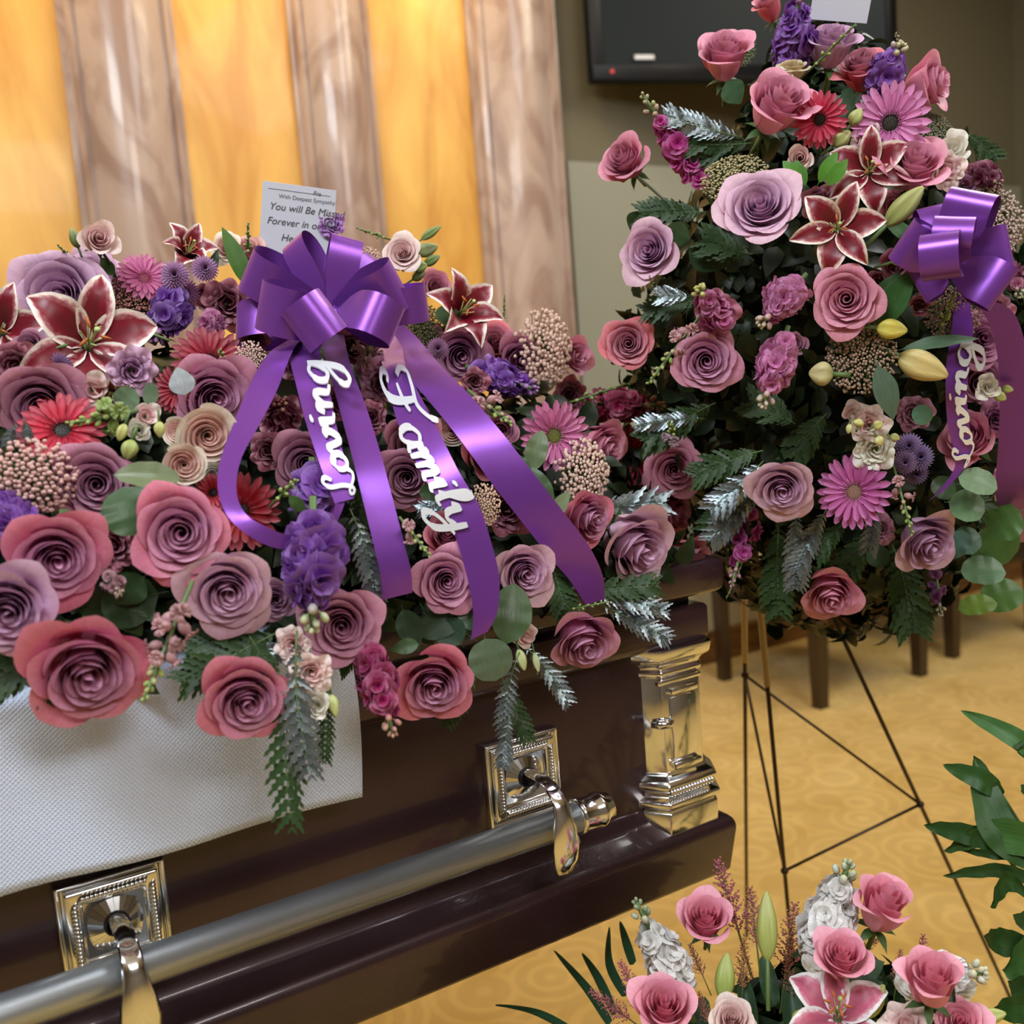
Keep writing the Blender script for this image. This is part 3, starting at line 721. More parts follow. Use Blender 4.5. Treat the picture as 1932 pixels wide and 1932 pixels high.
cpart('rail_cap', MB().rings([[(x, ry+RS*r*cos(t_), rz+RS*r*sin(t_)) for t_ in [2*pi*i/20 for i in range(20)]] for x, r in ((.588, .0135), (.590, .0165), (.594, .0155), (.612, .0150), (.616, .0165), (.620, .0165), (.624, .014), (.632, .013), (.635, .009))]).mesh('rail_cap', True, M_chrome))
# folding carriage the casket stands on
cg = thing('casket_carriage', 'black folding carriage standing on the carpet beneath the casket', 'stand', None, Matrix.Translation((-.35, 1.235, 0)))
zt = H-.632
M_frame = mat('black_steel', (.02, .02, .02), .4, metal=.6)
for y in (-.2, .2):
    for s in (-1, 1): ob('leg', MB().tube([(-s*.42, y, .06), (s*.42, y, zt-.03)], .014, 8).mesh('leg', True, M_frame), cg)
    ob('top_bar', bevel(MB().box((-.55, y-.015, zt-.04), (.55, y+.015, zt)).mesh('top_bar', False, M_frame), .003), cg)
for s in (-1, 1):
    ob('cross_bar', MB().tube([(s*.42, -.2, .06), (s*.42, .2, .06)], .012, 8).mesh('cross_bar', True, M_frame), cg)
    for y in (-.2, .2):
        ob('wheel', MB().rings([[(s*.42+r*cos(t_), y+w_, .05+r*sin(t_)) for t_ in [2*pi*i/18 for i in range(18)]] for r, w_ in ((.035, -.014), (.05, -.011), (.05, .011), (.035, .014))]).mesh('wheel', True, M_black), cg)
# white woven overlay hanging over the casket rim
def cloth():
    m = mat('white_woven_cloth', (.62, .71, .90), .75, spec=.25); b = m.node_tree.nodes['Principled BSDF']; b.inputs['Sheen Weight'].default_value = .4
    tc = nd(m, 'ShaderNodeTexCoord'); mp = nd(m, 'ShaderNodeMapping'); mp.inputs['Rotation'].default_value = (0, radians(38), 0); ln(m, tc.outputs['Object'], mp.inputs[0])
    outs = []
    for dr in ('X', 'Z'):
        w_ = nd(m, 'ShaderNodeTexWave', bands_direction=dr); w_.inputs['Scale'].default_value = 105; ln(m, mp.outputs[0], w_.inputs[0]); outs.append(w_.outputs['Fac'])
    mu = nd(m, 'ShaderNodeMath', operation='MULTIPLY'); ln(m, outs[0], mu.inputs[0]); ln(m, outs[1], mu.inputs[1])
    bp = nd(m, 'ShaderNodeBump'); bp.inputs['Strength'].default_value = .6; bp.inputs['Distance'].default_value = .0014; ln(m, mu.outputs[0], bp.inputs['Height']); ln(m, bp.outputs[0], b.inputs['Normal'])
    def fn(u, v):
        x = -1.15+u*(1.5)                       # along the casket
        zb = -.383+.004*sin(x*9+1)-.006*max(0, (x-.28)/.07)*0
        L = v
        rip = .006*sin(x*21+2*sin(x*5))*min(1, max(0, (v-.45)*3))
        if v < .45:                              # lying on the lid
            t = v/.45; return (x-.02*(1-t), 1.16-.245*t, H-.196-.020*t**2)
        if v < .52:
            t = (v-.45)/.07; a = t*pi/2; return (x, .915-.012*sin(a), H-.216-.012*(1-cos(a)))
        t = (v-.52)/.48; z = -.228+(zb+.228)*t
        return (x+.004*sin(t*3)*u, .903-.004*t+rip+.016*max(0, t-.35)*min(1, max(0, (x-.1)/.3)), H+z)
    me = MB().grid(fn, 90, 40).mesh('cloth', True, m)
    o = solo('overlay_cloth', me, 'white waffle weave cloth hanging over the casket front under the spray', 'cloth')
    md = o.modifiers.new('thickness', 'SOLIDIFY'); md.thickness = .0022; md.offset = 1
    return o
cloth()
# ================================================================== ribbons and lettering
def cr(P, t):
    n = len(P)-1; x = min(max(t, 0), 1)*n; i = min(int(x), n-1); f_ = x-i
    p0, p1, p2, p3 = P[max(i-1, 0)], P[i], P[i+1], P[min(i+2, n)]
    return .5*((2*p1)+(p2-p0)*f_+(2*p0-5*p1+4*p2-p3)*f_**2+(3*p1-p0-3*p2+p3)*f_**3)
class Ribbon:
    def __init__(s, w, pairs):
        s.L = []; s.R = []
        for (x0, y0, x1, y1, off) in pairs:
            tl_ = mt(w, (x0+x1)/2, (y0+y1)/2)+off
            s.L.append(at(x0, y0, tl_)); s.R.append(at(x1, y1, tl_+.0))
        s.L = np.array(s.L); s.R = np.array(s.R)
        for _ in range(2):                       # settle the depths so that the satin runs smoothly
            for A in (s.L, s.R):
                D = np.linalg.norm(A-CAM, axis=1); E_ = D.copy(); E_[1:-1] = .25*D[:-2]+.5*D[1:-1]+.25*D[2:]
                A[:] = CAM+(A-CAM)*(E_/D)[:, None]
    def ev(s, t, w): return cr(s.L, t)*(1-w)+cr(s.R, t)*w
    def nrm(s, t, w):
        a = s.ev(min(t+.01, 1), w)-s.ev(max(t-.01, 0), w); b = s.R[0]*0+s.ev(t, 1)-s.ev(t, 0); n = np.cross(a, b); n = n/np.linalg.norm(n)
        return n if n@(CAM-s.ev(t, w)) > 0 else -n
    def mesh(s, th=.0006):
        b = MB(); N = 48
        b.grid(lambda u, v: tuple(s.ev(v, u)+s.nrm(v, u)*0), 4, N)
        return b.mesh('tail', mat=M_rib)
GL = {
 'a': (.58, [[(.46, .42), (.28, .52), (.08, .34), (.08, .10), (.24, 0), (.42, .18), (.50, .50)], [(.50, .50), (.46, .12), (.60, .02)]]),
 'm': (.78, [[(-.04, .30), (.08, .50), (.12, .40), (.10, 0)], [(.12, .26), (.28, .52), (.36, .40), (.34, 0)], [(.36, .26), (.52, .52), (.60, .40), (.60, .10), (.74, .02)]]),
 'i': (.30, [[(-.04, .30), (.10, .52), (.10, .12), (.24, .02)], [(.12, .74), (.16, .78), (.17, .74)]]),
 'l': (.30, [[(-.04, .20), (.20, .70), (.20, 1.0), (.10, .95), (.06, .40), (.10, .05), (.26, .02)]]),
 'y': (.60, [[(-.04, .35), (.08, .52), (.10, .16), (.24, .04), (.40, .22)], [(.44, .54), (.42, .05), (.34, -.42), (.12, -.60), (-.02, -.45), (.14, -.20), (.56, .08)]]),
 'F': (.80, [[(-.02, .55), (-.16, .78), (-.06, 1.02), (.20, .98), (.55, .86), (.85, 1.02), (.98, 1.22)], [(.46, .90), (.40, .40), (.28, .02), (.04, -.14), (-.14, .0), (-.04, .16), (.08, .10)], [(.12, .46), (.40, .50), (.62, .58)]]),
 'L': (.62, [[(.42, .78), (.52, .98), (.40, 1.12), (.22, .92), (.22, .40), (.10, .02), (-.10, .0), (-.12, .14), (.06, .16), (.34, -.02), (.56, -.06), (.68, .10)]]),
 'o': (.50, [[(.24, .52), (.06, .34), (.08, .08), (.26, 0), (.42, .20), (.38, .44), (.24, .52), (.30, .40), (.52, .46)]]),
 'v': (.50, [[(-.04, .36), (.08, .52), (.14, .20), (.22, .0), (.38, .26), (.40, .50), (.34, .42), (.52, .46)]]),
 'n': (.56, [[(-.04, .30), (.08, .50), (.12, .40), (.10, 0)], [(.12, .26), (.30, .52), (.38, .38), (.38, .10), (.54, .02)]]),
 'g': (.52, [[(.44, .42), (.26, .52), (.08, .34), (.08, .10), (.24, 0), (.40, .18), (.46, .50)], [(.46, .50), (.44, .0), (.36, -.46), (.14, -.62), (.0, -.46), (.16, -.22), (.54, .06)]]),
}
def lettering(word, rib, t0, t1, wbase, wtop, parent, sw=.068, lift=.0016):
    """raised script letters laid on a ribbon: text runs from t0 to t1 along it, its height from wbase to wtop across it"""
    tot = sum(GL[c][0] for c in word); x = 0
    for ch in word:
        adv, strokes = GL[ch]; b = MB()
        for st in strokes:
            P = [np.array((x+px+.18*py*.3, py), float) for px, py in st]; n = 7*(len(P)-1)
            S = [cr(P, k/n) for k in range(n+1)]; ringsL = []
            for k, q in enumerate(S):
                d = S[min(k+1, n)]-S[max(k-1, 0)]; d = d/max(1e-6, np.linalg.norm(d)); nn = np.array((-d[1], d[0]))
                wd = sw*(.62+.38*sin(pi*k/n)**.5)*(1.15 if abs(d[1]) > .75 else .8)
                quad = []
                for (sg, hh) in ((-1, 0), (1, 0), (1, 1), (-1, 1)):
                    p = q+nn*sg*wd/1.0; t = t0+(t1-t0)*p[0]/tot; w = wbase+(wtop-wbase)*p[1]
                    tc_, wc_ = min(max(t, 0), 1), w
                    quad.append(tuple(rib.ev(tc_, wc_)+rib.nrm(tc_, .5)*(lift+hh*.0014)))
                ringsL.append(quad)
            b.rings(ringsL)
        ob('letter', b.mesh('letter', False, M_holo), parent); x += adv
def bow(name, label, center, w, loops, tails, knot):
    C = at(*center); root = thing(name, label, 'bow', None, Matrix.Translation(Vector(C))); MI = Matrix.Translation(-Vector(C))
    for (tx, ty, dt, wpx, hgt, roll) in loops:
        T = at(tx, ty, center[2]+dt); wd = wpx*center[2]/F; d = T-C; L = np.linalg.norm(d); d = d/L
        nn = -ray(center[0], center[1]); side = np.cross(d, nn); side /= np.linalg.norm(side); out = np.cross(side, d)
        side, out = side*cos(roll)+out*sin(roll), out*cos(roll)-side*sin(roll)
        def fn(u, v):
            s = 2*pi*v; al = L*(sin(s/2)**.85 if 0 < v < 1 else 0); la = hgt*L*sin(s)*.62*(1 if v < .5 else .8)
            pinch = min(1, .30+1.15*sin(pi*v)**.7)
            return tuple(C+d*al+out*la+side*((u-.5)*wd*pinch)-C)
        ob('loop', MB().grid(fn, 6, 36).mesh('loop', mat=M_rib), root)
    kb = MB(); kb.ball((0, 0, 0), knot, 12, 8); ob('knot', kb.mesh('knot', mat=M_rib), root)
    out_ = []
    for pairs, words in tails:
        r_ = Ribbon(w, pairs); o = ob('tail', r_.mesh(), root, M=MI)
        for (word, t0, t1, wb_, wt_) in words: lettering(word, r_, t0, t1, wb_, wt_, o)
        out_.append(r_)
    return root
bow('ribbon_bow', 'big purple satin bow with long tails on top of the casket spray', (628, 590, 1.10), 'c',
    [(470, 500, .03, 78, .42, .3), (452, 622, .05, 74, .35, -.5), (500, 580, -.06, 84, .55, .2), (562, 452, .05, 52, .30, .5), (655, 448, .02, 60, .16, -.15),
     (712, 505, .08, 60, .3, .2), (756, 530, -.02, 88, .50, -.25), (806, 568, .0, 66, .42, -.1), (742, 610, -.06, 74, .45, .35), (575, 615, -.09, 80, .40, -.2), (700, 590, .02, 70, .4, .1)],
    [([(590, 600, 618, 596, -.02), (545, 640, 585, 630, -.04), (505, 668, 556, 655, -.045), (470, 728, 522, 738, -.035), (440, 800, 490, 800, -.035), (415, 870, 455, 866, -.04), (411, 925, 446, 925, -.045), (430, 975, 462, 968, -.05), (474, 1014, 500, 993, -.055), (520, 1034, 538, 1008, -.05), (562, 1036, 570, 1008, -.045), (602, 1018, 603, 992, -.04), (633, 988, 628, 965, -.035), (650, 950, 634, 935, -.035), (656, 915, 622, 912, -.038)], []),
     ([(600, 585, 628, 585, -.02), (556, 628, 600, 612, -.045), (545, 665, 602, 655, -.055), (556, 715, 618, 715, -.06), (575, 790, 630, 780, -.06), (598, 860, 646, 850, -.055), (618, 915, 664, 905, -.05), (632, 950, 668, 940, -.042)], [('Loving', .93, .36, 1.02, -.02)]),
     ([(620, 585, 646, 588, -.02), (602, 622, 646, 615, -.03), (618, 690, 662, 690, -.04), (640, 770, 690, 765, -.045), (664, 860, 718, 855, -.045), (686, 950, 742, 945, -.045), (708, 1040, 764, 1030, -.035), (718, 1085, 776, 1080, -.03), (722, 1132, 778, 1118, -.015)], []),
     ([(690, 600, 720, 600, -.02), (712, 655, 756, 650, -.035), (724, 700, 766, 692, -.04), (748, 790, 800, 760, -.045), (776, 855, 836, 830, -.05), (806, 910, 866, 890, -.05), (842, 970, 902, 950, -.05), (868, 1040, 926, 1020, -.045), (886, 1110, 942, 1090, -.035), (893, 1165, 938, 1155, -.025), (888, 1207, 920, 1192, -.015)], [('Family', .22, .66, -.06, .92)]),
     ([(712, 590, 740, 590, -.02), (728, 640, 790, 640, -.03), (752, 690, 832, 690, -.04), (812, 760, 886, 745, -.045), (872, 835, 950, 820, -.05), (930, 915, 1008, 895, -.05), (985, 985, 1060, 962, -.045), (1036, 1050, 1108, 1025, -.035), (1075, 1095, 1136, 1082, -.03), (1106, 1142, 1141, 1130, -.015)], [])], .010)
bow('ribbon_bow', 'purple satin bow with trailing tails on the standing easel spray', (1795, 500, 1.16), 'e',
    [(1842, 360, .0, 78, .30, .3), (1762, 392, .03, 70, .4, -.3), (1700, 448, -.01, 74, .42, .2), (1908, 470, .0, 86, .16, .1), (1728, 540, .0, 72, .30, -.2), (1894, 548, -.02, 78, .26, .2), (1800, 420, -.05, 62, .5, .1), (1860, 520, .04, 66, .3, -.2), (1770, 470, -.07, 60, .55, .6)],
    [([(1800, 545, 1822, 540, -.03), (1832, 568, 1862, 562, -.05), (1862, 602, 1912, 590, -.06), (1880, 660, 1934, 650, -.06), (1886, 740, 1940, 730, -.06), (1884, 830, 1940, 820, -.05), (1878, 925, 1936, 915, -.05), (1890, 985, 1944, 975, -.05), (1910, 1028, 1960, 1015, -.05)], []),
     ([(1800, 560, 1826, 556, -.02), (1796, 620, 1836, 620, -.05), (1786, 680, 1830, 680, -.055), (1784, 740, 1824, 740, -.055), (1788, 800, 1828, 795, -.055), (1800, 850, 1834, 840, -.05), (1800, 885, 1822, 878, -.05), (1772, 925, 1790, 918, -.045), (1748, 950, 1758, 940, -.04)], [('Loving', .72, .18, 1.0, .0)])], .005)
# ================================================================== cards
def card(cx_, cy_, t, wpx, hpx, tilt, label, lines, pickpx):
    C = at(cx_, cy_, t); n = facing(cx_, cy_, .1, .12); root = thing('message_card', label, 'card', None, Matrix.Translation(Vector(C)) @ frame(n).to_4x4() @ Matrix.Rotation(tilt, 4, 'Z'))
    w_, h_ = wpx*t/F, hpx*t/F
    ob('paper', bevel(MB().box((-w_/2, -h_/2, -.0004), (w_/2, h_/2, .0004)).mesh('paper', False, M_paper), .0002, 1), root)
    for (txt, x, y, sz, shear, m) in lines:
        cu = bpy.data.curves.new('t', 'FONT'); cu.body = txt; cu.size = sz*h_; cu.shear = shear; cu.offset = 0.0
        o = bpy.data.objects.new('t', cu); me = bpy.data.meshes.new_from_object(o); bpy.data.objects.remove(o)
        me.materials.clear(); me.materials.append(m)
        ob('lettering', me, root, M=Matrix.Translation((x*w_, y*h_, .0009)))
    if lines: ob('printed_rule', MB().box((-w_*.42, h_*.405, .0004), (w_*.42, h_*.412, .0007)).mesh('printed_rule', False, M_ink2), root)
    ob('card_pick', MB().tube([(0, -h_*.42, -.003), (0, -h_*.5-pickpx*t/F, -.004)], .0016, 6).mesh('card_pick', True, M_clear), root)
card(562, 420, 1.26, 129, 128, radians(-5), 'white message card with handwriting standing behind the purple bow',
     [('Fra', .18, .395, .085, .2, M_ink), ('With Deepest Sympathy', -.28, .30, .078, .1, M_ink2), ('You will Be Missed', -.40, .135, .135, .25, M_ink), ('Forever in our', -.42, -.06, .135, .25, M_ink), ('Hearts', -.22, -.27, .135, .25, M_ink)], 60)
card(1590, -12, 1.33, 92, 82, radians(-5), 'blank white card on a clear pick above the easel spray', [], 50)
# ================================================================== packed greenery
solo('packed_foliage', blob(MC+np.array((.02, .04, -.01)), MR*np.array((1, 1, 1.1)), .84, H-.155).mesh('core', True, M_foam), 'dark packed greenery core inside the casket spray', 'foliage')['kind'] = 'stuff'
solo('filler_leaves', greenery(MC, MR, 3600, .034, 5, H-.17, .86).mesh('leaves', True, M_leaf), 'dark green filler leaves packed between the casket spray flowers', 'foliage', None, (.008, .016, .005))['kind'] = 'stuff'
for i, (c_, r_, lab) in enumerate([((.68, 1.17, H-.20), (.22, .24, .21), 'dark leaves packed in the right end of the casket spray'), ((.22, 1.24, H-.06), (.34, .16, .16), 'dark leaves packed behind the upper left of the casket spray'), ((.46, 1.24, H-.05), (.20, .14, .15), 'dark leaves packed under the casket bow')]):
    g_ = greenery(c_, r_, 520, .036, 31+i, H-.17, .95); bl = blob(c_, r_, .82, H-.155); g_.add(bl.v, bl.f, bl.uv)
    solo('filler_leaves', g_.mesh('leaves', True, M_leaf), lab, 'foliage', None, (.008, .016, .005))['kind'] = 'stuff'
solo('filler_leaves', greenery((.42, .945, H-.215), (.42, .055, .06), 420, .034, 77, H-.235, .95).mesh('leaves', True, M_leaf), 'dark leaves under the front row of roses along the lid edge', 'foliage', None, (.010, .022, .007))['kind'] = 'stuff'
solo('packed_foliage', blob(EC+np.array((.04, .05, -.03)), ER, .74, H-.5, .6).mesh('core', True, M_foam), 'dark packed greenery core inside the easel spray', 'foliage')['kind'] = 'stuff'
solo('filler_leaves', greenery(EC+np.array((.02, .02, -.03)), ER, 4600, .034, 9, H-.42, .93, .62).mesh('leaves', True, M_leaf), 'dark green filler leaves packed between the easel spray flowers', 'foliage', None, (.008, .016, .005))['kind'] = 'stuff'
GR = 'roses in the casket spray'
for r in [
 (165, 1258, 205, .08, -.55, 'half', 'pinkedge', -.02, 'largest mauve rose with a hot pink rim, lying on the white cloth at lower left'),
 (465, 1318, 162, .15, -.5, 'open', 'pinkedge', -.02, 'mauve rose with ragged pink outer petals hanging over the right part of the white cloth'),
 (820, 1284, 150, .05, -.55, 'half', 'pinkedge', -.01, 'pink mauve rose hanging over the lid edge beside the magenta stock'),
 (1096, 1196, 130, .4, -.8, 'side', 'mauve', -.01, 'mauve rose tipping over the lid edge just below the end of the longest ribbon tail'),
 (1188, 1022, 150, .75, -.55, 'side', 'pale', -.02, 'large pale silvery mauve rose beside the lid corner'),
 (1098, 972, 108, 1.0, -.3, 'side', 'pinkedge', -.01, 'pink edged rose half hidden behind the large pale mauve rose'),
 (1268, 1050, 92, 1.5, -.3, 'bud', 'coral', .0, 'small coral and lilac rose touching the casket lid corner'),
 (1272, 884, 106, .05, -.18, 'open', 'rosy', -.05, 'deep pink rose standing free between the two sprays'),
 (1262, 965, 90, 1.3, -.1, 'side', 'rosy', .0, 'crumpled pink rose seen from the side below the free standing deep pink one'),
 (1128, 838, 104, 1.1, -.3, 'side', 'rosy', -.02, 'pink rose seen from the side to the right of the pink gerbera'),
 (342, 1004, 168, -.05, -.08, 'open', 'pinkedge', -.04, 'wide open mauve rose with a coral pink back petal, right of the glossy round leaf'),
 (430, 1112, 165, .05, -.4, 'open', 'pale', -.02, 'pale lilac rose with cream edges left of the purple stock'),
 (108, 1052, 168, .05, -.35, 'open', 'pinkedge', -.02, 'broad mauve rose with pink rim near the left edge, above the largest one'),
 (18, 1148, 160, -.1, -.30, 'half', 'lilac', -.03, 'cool lilac rose cut by the left picture edge'),
 (183, 912, 138, -.05, -.10, 'open', 'dusk', .0, 'dusky mauve rose between the pink rice flowers and the glossy round leaf'),
 (80, 762, 150, -.05, -.30, 'open', 'dusk', .0, 'dusky rose above the red gerbera at far left'),
 (120, 560, 160, -.25, .15, 'open', 'lilac', .0, 'large lilac rose behind the crimson lily'),
 (180, 540, 120, .3, .55, 'half', 'lilac', .04, 'lilac rose half hidden behind the lily petals, below the pale bud'),
 (404, 748, 150, .25, -.25, 'open', 'mauve', .025, 'mauve rose tucked beside the looping ribbon, above the cream garden roses'),
 (578, 872, 124, .05, -.10, 'open', 'dusk', .02, 'dark mauve rose framed inside the ribbon loop'),
 (842, 1095, 122, .15, -.15, 'open', 'mauve', -.005, 'dusky mauve rose between the two middle ribbon tails, low down'),
 (988, 1078, 118, .30, -.30, 'half', 'pale', -.01, 'pinkish mauve rose between the two right ribbon tails'),
 (645, 1178, 144, .0, -.25, 'open', 'mauve', -.01, 'dusty mauve rose below the purple stock and beside its green buds'),
 (768, 900, 112, -.05, -.15, 'open', 'dusk', .02, 'shaded dark rose between the two lettered ribbons'),
 (778, 838, 104, .05, .10, 'half', 'burg', .03, 'dark red mauve rose at the left of the ribbon reading Family'),
 (912, 862, 92, .50, .10, 'side', 'coral', .02, 'reddish rose peeping out between the two right ribbon tails'),
 (868, 668, 114, .20, -.25, 'open', 'mauve', .0, 'ruffled mauve rose right of the small lilac chrysanthemum'),
 (932, 648, 88, .15, .35, 'half', 'coral', .02, 'coral rose under the right hand lily'),
 (976, 678, 92, .35, -.05, 'side', 'mauve', .0, 'upright mauve rose left of the tall rice flower'),
 (1066, 672, 66, .75, .0, 'bud', 'rosy', .03, 'narrow pink rose behind the tall rice flower'),
 (594, 508, 84, -.05, .45, 'half', 'peach', .06, 'peach rose seen between the bow loops'),
 (468, 478, 64, -.3, .5, 'half', 'peach', .05, 'pale peach rose behind the left side of the bow'),
 (948, 812, 66, -.1, -.25, 'open', 'mauve', .0, 'small mauve rose under the green snapdragon tip beside the long tail'),
 (842, 1015, 88, .1, .45, 'side', 'coral', .02, 'salmon rose standing behind the dusky one between the middle tails'),
 (760, 478, 70, -.15, .30, 'open', 'blush', .03, 'pale blush spray rose right of the bow at the top'),
 (186, 456, 54, .05, .25, 'bud', 'blush', .02, 'pale blush bud standing tall on a thin stem at upper left'),
 (852, 812, 56, -.2, .0, 'garden', 'cream', .01, 'small tan and cream rose beside the word on the Family ribbon'),
 (822, 540, 60, .3, .3, 'half', 'rosy', .05, 'pink rose behind the right loops of the bow'),
 (300, 540, 70, .1, .4, 'half', 'blush', .06, 'pale pink rose behind the rusty lace flower'),
 (60, 655, 60, -.3, .1, 'half', 'dusk', .02, 'small dusky rose under the left cut lily'),
 (520, 1130, 80, .1, -.1, 'half', 'lilac', .02, 'lilac rose almost hidden under the purple stock'),
 (430, 470, 60, -.2, .5, 'half', 'cream', .06, 'cream and pink rose beside the dark lily leaf'),
 ]: rose('c', *r, group=GR)
GG = 'cream garden roses in the casket spray'
for r in [
 (392, 822, 108, .12, -.10, 'garden', 'cream', -.01, 'largest cream garden rose with a pink heart, touching the ribbon'),
 (346, 876, 76, .05, -.10, 'garden', 'cream', -.015, 'round cream garden rose below the largest one'),
 (334, 814, 50, -.3, .05, 'garden', 'cream', .01, 'small cream garden rose left of the largest one'),
 (402, 895, 50, .1, -.15, 'garden', 'white', .01, 'greenish cream garden rose half covered by the ribbon loop'),
 ]: rose('c', *r, cat='rose', name='garden_rose', group=GG)
for r in [
 (565, 456, 54, -.1, .35, 'frill', 'purple', .06, 'purple ruffled bloom in front of the lower edge of the card'),
 (624, 424, 46, .2, .40, 'frill', 'purple', .06, 'purple ruffled bloom overlapping the right edge of the card'),
 (552, 1215, 62, -.1, -.1, 'frill', 'blush', -.02, 'greyish pink ruffled bloom below the stock buds'),
 (588, 1268, 72, .1, -.2, 'frill', 'blush', -.03, 'pale pink ruffled bloom above the white one'),
 (600, 1332, 52, .05, -.15, 'cup', 'white', -.03, 'white cupped bloom hanging on the casket front over the fern'),
 (990, 1200, 50, .3, -.1, 'cup', 'blush', -.01, 'small pale pink cupped bloom beside the big eucalyptus leaf'),
 (262, 812, 34, .0, -.1, 'bud', 'white', -.02, 'small white bud among green buds in the middle left'),
 (275, 785, 50, .1, .1, 'cup', 'blush', .0, 'pale pink cupped bloom above the small white bud'),
 (430, 572, 82, .1, .1, 'frill', 'burg', .0, 'burgundy ruffled bloom left of the bow'),
 (395, 560, 60, -.4, .2, 'cup', 'burg', .01, 'burgundy star shaped bloom beside the ruffled one left of the bow'),
 (30, 690, 80, -.1, .0, 'frill', 'burg', .01, 'burgundy ruffled bloom at the left edge'),
 (212, 1030, 84, .05, -.05, 'frill', 'burg', .02, 'burgundy bloom in the gap between two wide mauve roses'),
 (175, 735, 60, .05, -.1, 'cup', 'blush', -.01, 'pale pink bloom under the crimson lily'),
 (250, 700, 80, .15, -.1, 'frill', 'lilac', .01, 'lilac pink ruffled bloom right below the crimson lily'),
 (525, 785, 80, 0, 0, 'frill', 'burg', .03, 'dark burgundy bloom in the upper part of the ribbon loop'),
 (505, 850, 66, -.1, 0, 'frill', 'burg', .03, 'dark burgundy bloom left of the rose in the ribbon loop'),
 (720, 720, 80, 0, 0, 'frill', 'dusk', .03, 'dusky pink bloom below the snapdragon in the middle of the tails'),
 (700, 790, 60, 0, 0, 'frill', 'burg', .04, 'burgundy bloom deep between the wide tail and the Family ribbon'),
 (955, 960, 96, .1, -.1, 'frill', 'burg', .02, 'burgundy bloom right of the small rice flowers between the right tails'),
 (1000, 925, 70, .1, -.1, 'frill', 'burg', .03, 'dark red bloom next to the longest tail'),
 (480, 640, 50, 0, 0, 'frill', 'burg', .02, 'burgundy bloom just under the left end of the bow'),
 (245, 650, 50, 0, .1, 'frill', 'purple', .03, 'dark purple bloom right of the lily bud'),
 (895, 720, 50, .1, 0, 'frill', 'burg', .01, 'small burgundy bloom beside the long ribbon tail'),
 (1075, 745, 60, .3, .1, 'frill', 'burg', .02, 'burgundy bloom under the tall rice flower'),
 (665, 655, 70, 0, .1, 'frill', 'burg', .0, 'dark red bloom showing between the tails right under the bow'),
 (560, 690, 56, 0, .1, 'frill', 'dusk', .03, 'dusky bloom under the front left loop of the bow'),
 (700, 700, 54, 0, .1, 'frill', 'lilac', .03, 'mauve bloom behind the snapdragon under the bow'),
 (815, 640, 60, .1, .2, 'frill', 'burg', .04, 'dark bloom between the bow and the ruffled mauve rose'),
 (470, 590, 56, -.2, .1, 'frill', 'purple', .05, 'purple bloom behind the lower left loop of the bow'),
 (640, 760, 60, 0, 0, 'frill', 'burg', .04, 'dark red bloom behind the lettering of the ribbon reading Loving'),
 ]: rose('c', *r, cat='flower', name='ruffled_bloom', group='ruffled blooms in the casket spray', sepals=False)
DK = (.02, .012, .008)
for g in [
 (118, 812, 140, -.15, .55, (.62, .02, .06), DK, .0, 'bright red pink gerbera at the left'),
 (455, 965, 142, -.15, -.05, (.42, .008, .02), DK, .02, 'dark red gerbera inside the ribbon loop'),
 (395, 682, 132, .0, .55, (.36, .008, .03), DK, .02, 'dark crimson gerbera seen edge on above the silver leaf'),
 (333, 735, 84, -.5, .1, (.38, .008, .03), DK, .02, 'crimson gerbera half hidden behind the silver leaf'),
 (1045, 822, 132, .30, -.05, (.72, .20, .44), (.20, .22, .05), -.02, 'pink gerbera right of the longest ribbon tail'),
 (272, 525, 92, .2, .62, (.66, .15, .36), (.3, .05, .1), .02, 'magenta pink gerbera seen from the side at the top'),
 (1182, 868, 130, .85, .0, (.55, .03, .07), DK, .02, 'coral red gerbera seen edge on at the right end of the spray'),
 (402, 930, 70, -.2, .2, (.55, .02, .04), DK, .01, 'small red gerbera peeping out left of the ribbon loop'),
 ]: gerbera('c', *g, group='gerberas in the casket spray')
lily('c', 168, 648, 250, .10, .28, -.03, 'large crimson lily with white edged petals and green stamens', spin=.5, group='lilies in the casket spray')
lily('c', 2, 625, 170, -.2, .15, -.01, 'crimson and white lily cut by the left picture edge', spin=.2, group='lilies in the casket spray')
lily('c', 868, 592, 180, .45, .40, .0, 'crimson lily with white tips right of the bow', spin=.9, close=.35, group='lilies in the casket spray')
lily('c', 352, 480, 130, .30, .70, .05, 'dusty pink lily seen from behind at the top', spin=.3, close=.5, group='lilies in the casket spray')
lily('c', 208, 738, 80, .2, -.6, .0, 'small crimson lily opening below the large one', spin=.3, close=.3, group='lilies in the casket spray')
PU = (.24, .06, .46); MG = (.42, .015, .14); BU = (.22, .008, .045); SP = (.62, .34, .36)
